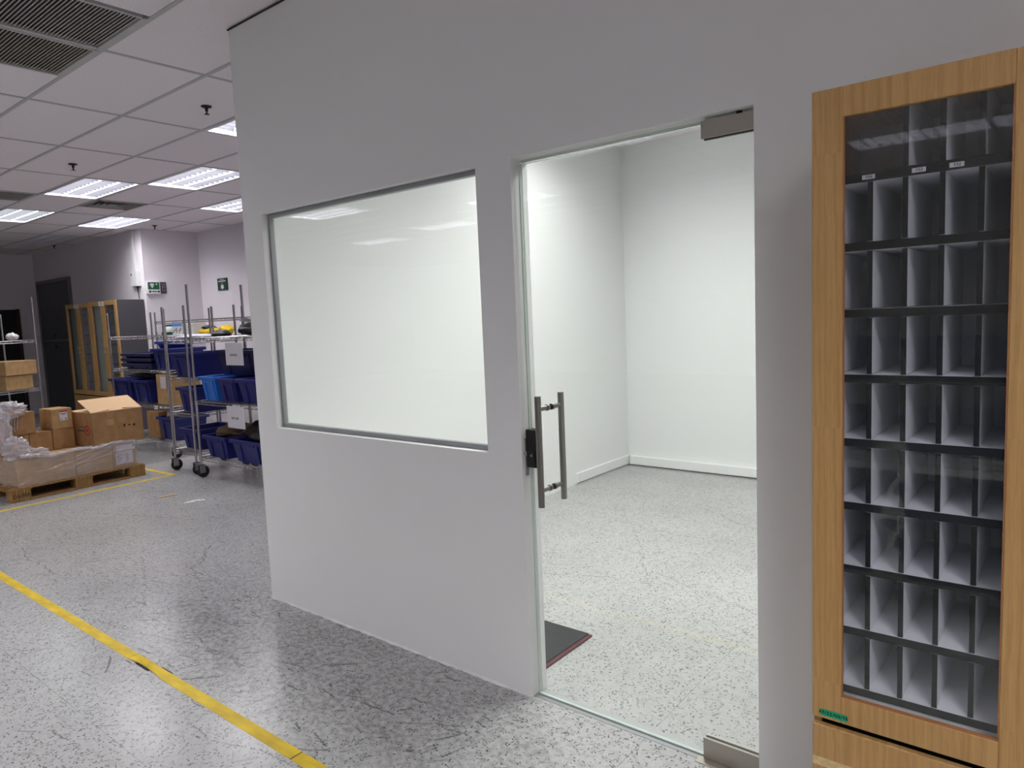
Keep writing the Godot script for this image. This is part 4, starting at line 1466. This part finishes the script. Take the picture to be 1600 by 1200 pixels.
# ------------------------------------------------------------------ racks and what stands on them
func build_racks():
	# near cart, its right end hidden by the partition
	rack("wire_cart", "tall chrome wire cart on casters, partly hidden by the partition edge", Vector3(-7.08, 0, -1.43), 0.0, 1.5, 0.60, 1.985, [0.215, 0.80, 1.445], true)
	rack("wire_cart", "narrow chrome wire cart on casters, left of the tall one", Vector3(-7.735, 0, -1.47), 0.0, 0.475, 0.56, 1.78, [0.235, 0.645, 1.03, 1.42], true)
	rack("wire_rack", "chrome wire rack on casters behind the big open carton", Vector3(-10.03, 0, -1.82), 0.0, 1.58, 0.56, 1.785, [0.185, 0.62, 1.055, 1.47], true)
	rack("wire_rack", "chrome wire rack in the wall recess with bottles and boxes", Vector3(-11.22, 0, -2.98), 0.0, 2.5, 0.45, 1.81, [0.6, 1.42, 1.67], false)
	rack("wire_rack", "chrome wire rack with two cartons at the left picture edge", Vector3(-11.5, 0, -1.04), deg_to_rad(-65.0), 1.2, 0.55, 1.84, [0.30, 0.83, 1.48], false, [true, true, true, true], [1.84, 1.84, 2.05, 2.05])
	rack("wire_rack", "wire rack behind the viewer, seen only reflected in the bookcase glass", Vector3(-1.35, 0, 3.0), 0.0, 1.8, 0.46, 1.55, [0.10, 0.38, 0.755, 1.13], false)
	for lv in [0.11, 0.39, 0.765, 1.14]:
		for k in 3:
			tote("blue tote seen only as a faint reflection in the bookcase glass", -1.30 + k * 0.58, -0.78 + k * 0.58, lv, 0.20, 2.98, 0.42, M.blue, "totes reflected in the bookcase glass")
	# near cart: totes
	var g := ""
	tote("blue tote at the left on the bottom shelf of the tall cart", -7.05, -6.60, 0.222, 0.225, -1.44, 0.52, M.blue, g)
	tote("blue tote at the right on the bottom shelf of the tall cart", -6.52, -5.92, 0.222, 0.225, -1.44, 0.52, M.blue, g)
	tote("bright sky blue tote on the middle shelf of the tall cart", -7.05, -6.73, 0.808, 0.245, -1.45, 0.52, M.sky_blue, g)
	tote("blue tote beside the sky blue one on the tall cart", -6.70, -6.36, 0.808, 0.235, -1.45, 0.52, M.blue, g)
	tote("blue tote at the right of the middle shelf of the tall cart", -6.345, -5.80, 0.808, 0.235, -1.45, 0.52, M.blue, g)
	tote("deep navy tote stacked behind the hanging white sign, tall cart", -6.98, -6.2, 1.062, 0.25, -1.62, 0.38, M.navy, g)
	lump("paper_packing", "crumpled brown packing paper heaped in the lower left tote", "packing paper", Vector3(-6.84, 0.40, -1.72), Vector3(0.17, 0.14, 0.2), M.brown_paper, 11, 0.5)
	lump("plastic_bundle", "dark crumpled plastic heaped in the lower right tote", "plastic bundle", Vector3(-6.22, 0.40, -1.72), Vector3(0.24, 0.22, 0.2), M.dark_bag, 12, 0.5)
	lump("grey_bag", "grey crumpled bag on top of the tall cart by the partition", "bag", Vector3(-6.38, 1.452, -1.72), Vector3(0.13, 0.13, 0.14), M.dark_bag, 13, 0.4)
	var st := new_st()
	quad(st, Vector3(-0.11, 0.0, 0.02), Vector3(0.06, 0.035, 0.05), Vector3(0.10, -0.012, -0.02), Vector3(0.0, -0.012, 0.0), Vector3(0, 1, 1))
	quad(st, Vector3(-0.11, -0.001, 0.019), Vector3(0.06, 0.034, 0.049), Vector3(0.10, -0.013, -0.021), Vector3(0.0, -0.013, -0.001), Vector3(0, -1, -1))
	var pp := obj("paper_sheet", st, M.paper)
	pp.position = Vector3(-6.40, 1.60, -1.66)
	tag(pp, "loose white paper sheet on the grey bag", "paper sheet")
	var hat := thing("black_cap", "small black cap lying on the tall cart's top shelf", "cap", Vector3(-7.0, 1.452, -1.72))
	st = new_st()
	lathe(st, Vector3.ZERO, Vector3.UP, [Vector2(0.10, 0.0), Vector2(0.098, 0.03), Vector2(0.07, 0.058), Vector2(0.03, 0.068), Vector2(0, 0.07)], 18)
	obj("crown", st, M.black, hat)
	st = new_st()
	box(st, Vector3(-0.06, 0.0, 0.08), Vector3(0.06, 0.006, 0.15), 0.003)
	obj("peak", st, M.black, hat)
	for q in [[-6.25, 1.18, "white paper sign hanging from the tall cart's top shelf"], [-6.31, 0.57, "white paper sign hanging from the tall cart's middle shelf"]]:
		var s := thing("hanging_sign", q[2], "paper sign", Vector3(q[0], q[1], -1.419))
		st = new_st()
		box(st, Vector3(-0.155, 0, -0.001), Vector3(0.155, 0.215, 0.001))
		obj("sheet", st, M.paper, s)
		st = new_st()
		for k in 7:
			if k == 3 and q[1] < 1.0: continue
			box(st, Vector3(-0.075 + k * 0.0185, 0.088, 0.001), Vector3(-0.075 + k * 0.0185 + 0.013, 0.108, 0.0016))
		obj("print", st, M.grey_ink, s)
	# narrow cart
	tote("blue tote on the second shelf of the narrow cart", -7.72, -7.29, 1.038, 0.25, -1.49, 0.52, M.blue, g)
	tote("blue tote on the third shelf of the narrow cart", -7.69, -7.27, 0.653, 0.265, -1.52, 0.48, M.blue, g)
	tote("blue tote on the bottom shelf of the narrow cart", -7.70, -7.28, 0.243, 0.225, -1.52, 0.48, M.blue, g)
	lump("plastic_sheet", "folded milky plastic sheet on the narrow cart's top shelf", "plastic sheet", Vector3(-7.5, 1.428, -1.74), Vector3(0.21, 0.05, 0.25), M.plastic_bag, 21, 0.2)
	# rack behind the pallet
	tote("blue tote at the left of the wire rack behind the pallet", -10.28, -9.63, 0.628, 0.29, -1.85, 0.44, M.blue, g)
	tote("blue tote between its twin and the carton on the wire rack", -9.60, -9.10, 0.628, 0.29, -1.85, 0.44, M.blue, g)
	lump("plastic_bundle", "black plastic bundle lying on the two wire rack totes", "plastic bundle", Vector3(-9.62, 0.920, -2.07), Vector3(0.42, 0.085, 0.14), M.dark_bag, 31, 0.3)
	var c := carton("tall carton with a white label on the wire rack behind pallet", Vector3(-8.73, 0.628, -2.06), 0.0, 0.40, 0.37, 0.36, M.card2, "", true)
	st = new_st()
	box(st, Vector3(-0.09, 0.20, 0.1802), Vector3(0.05, 0.345, 0.181))
	obj("label", st, M.paper, c)
	lump("plastic_bundle", "black plastic bundle spilling over the labelled carton on the wire rack", "plastic bundle", Vector3(-8.70, 1.0, -2.10), Vector3(0.2, 0.045, 0.15), M.black, 32, 0.4)
	for k in 3:
		tote(["lowest of three nested blue trays on the wire rack", "middle of three nested blue trays on the wire rack", "topmost of three nested blue trays on the wire rack"][k], -9.84, -8.98, 1.063 + k * 0.0655, 0.065, -1.86, 0.44, M.navy, "")
	tote("blue tote on the upper shelf beside the nested trays", -8.965, -8.42, 1.063, 0.255, -1.85, 0.44, M.blue, g)
	tote("small bright blue tray on top of the tote beside nested trays", -8.93, -8.52, 1.32, 0.085, -1.90, 0.3, M.bright_blue, g)
	carton("plain carton on the lowest shelf of wire rack, behind pallet", Vector3(-9.14, 0.193, -2.07), 0.0, 0.32, 0.33, 0.36, M.card, "", true)
	tote("blue tote with a plastic bag on the rack's lowest shelf", -8.965, -8.48, 0.193, 0.28, -1.85, 0.44, M.blue, g)
	lump("plastic_bag", "translucent grey plastic bag heaped in the lowest rack tote", "plastic bag", Vector3(-8.74, 0.44, -2.06), Vector3(0.18, 0.135, 0.15), M.plastic_bag, 33, 0.45)
	# recess rack
	for k in 3:
		var b := thing("spray_bottle", ["green and white bottle, left of the three on the recess rack", "green and white bottle, middle of the three on the recess rack", "green and white bottle, right of the three on the recess rack"][k], "bottle", Vector3(-11.15 + k * 0.145, 1.427, -3.1))
		st = new_st()
		lathe(st, Vector3.ZERO, Vector3.UP, [Vector2(0.0, 0.0), Vector2(0.062, 0.002), Vector2(0.065, 0.12), Vector2(0.055, 0.15), Vector2(0.028, 0.165)], 14)
		obj("body", st, M.white, b)
		st = new_st()
		lathe(st, Vector3(0, 0.02, 0), Vector3.UP, [Vector2(0.0645, 0.0), Vector2(0.067, 0.03), Vector2(0.0675, 0.06)], 14)
		obj("label", st, M.green, b)
		st = new_st()
		lathe(st, Vector3(0, 0.165, 0), Vector3.UP, [Vector2(0.03, 0.0), Vector2(0.03, 0.03), Vector2(0.0, 0.03)], 12)
		obj("cap", st, M.green, b)
	var w := thing("printed_box", "white printed box with a blue band on the recess rack", "box", Vector3(-10.62, 1.427, -3.12))
	st = new_st()
	box(st, Vector3(-0.16, 0, -0.1), Vector3(0.16, 0.205, 0.1), 0.003)
	obj("box", st, M.white, w)
	st = new_st()
	box(st, Vector3(-0.158, 0.16, 0.1), Vector3(0.158, 0.203, 0.1008))
	obj("blue_band", st, M.light_blue_print, w)
	st = new_st()
	for k in 6: box(st, Vector3(-0.13 + k * 0.045, 0.06 + 0.03 * (k % 2), 0.1), Vector3(-0.105 + k * 0.045, 0.10 + 0.02 * (k % 3), 0.1008))
	obj("print", st, M.ink, w)
	w = thing("printed_box", "plain pale box beside the blue-banded box on recess rack", "box", Vector3(-10.28, 1.427, -3.12))
	st = new_st()
	box(st, Vector3(-0.15, 0, -0.1), Vector3(0.15, 0.195, 0.1), 0.003)
	obj("box", st, M.white, w)
	st = new_st()
	for k in 3: box(st, Vector3(-0.02, 0.05 + k * 0.04, 0.1), Vector3(0.06, 0.058 + k * 0.04, 0.1008))
	obj("print", st, M.red, w)
	w = thing("yellow_pack", "bright yellow pack with a black top on the recess rack", "pack", Vector3(-9.85, 1.427, -3.12))
	st = new_st()
	lump_into(st, Vector3(0.26, 0.12, 0.1), 44, 0.25)
	st.index()
	st.generate_normals()
	obj("wrapper", st, M.yellow_pack, w)
	st = new_st()
	lump_into(st, Vector3(0.13, 0.07, 0.08), 45, 0.4, Vector3(-0.02, 0.085, 0.0))
	st.index()
	st.generate_normals()
	obj("black_top", st, M.black, w)
	lump("yellow_pouch", "bright yellow pouch right of the yellow pack on recess rack", "pack", Vector3(-9.40, 1.427, -3.12), Vector3(0.13, 0.15, 0.09), M.yellow_pack, 46, 0.3)
	# left edge rack
	var rb := Basis(Vector3.UP, deg_to_rad(-65.0))
	carton("lower carton of two stacked on the rack at left edge", Vector3(-11.5, 0.837, -1.04) + rb * Vector3(0.22, 0, -0.26), deg_to_rad(-65.0), 0.40, 0.19, 0.40, M.card2, "", true)
	carton("upper carton of two stacked on the rack at left edge", Vector3(-11.5, 1.029, -1.04) + rb * Vector3(0.20, 0, -0.27), deg_to_rad(-65.0), 0.46, 0.185, 0.44, M.card2, "", true)
	lump("white_cloth", "small white cloth lump on the upper shelf at left edge", "cloth", Vector3(-11.5, 1.486, -1.04) + rb * Vector3(0.12, 0, -0.3), Vector3(0.06, 0.10, 0.07), M.paper, 55, 0.4)
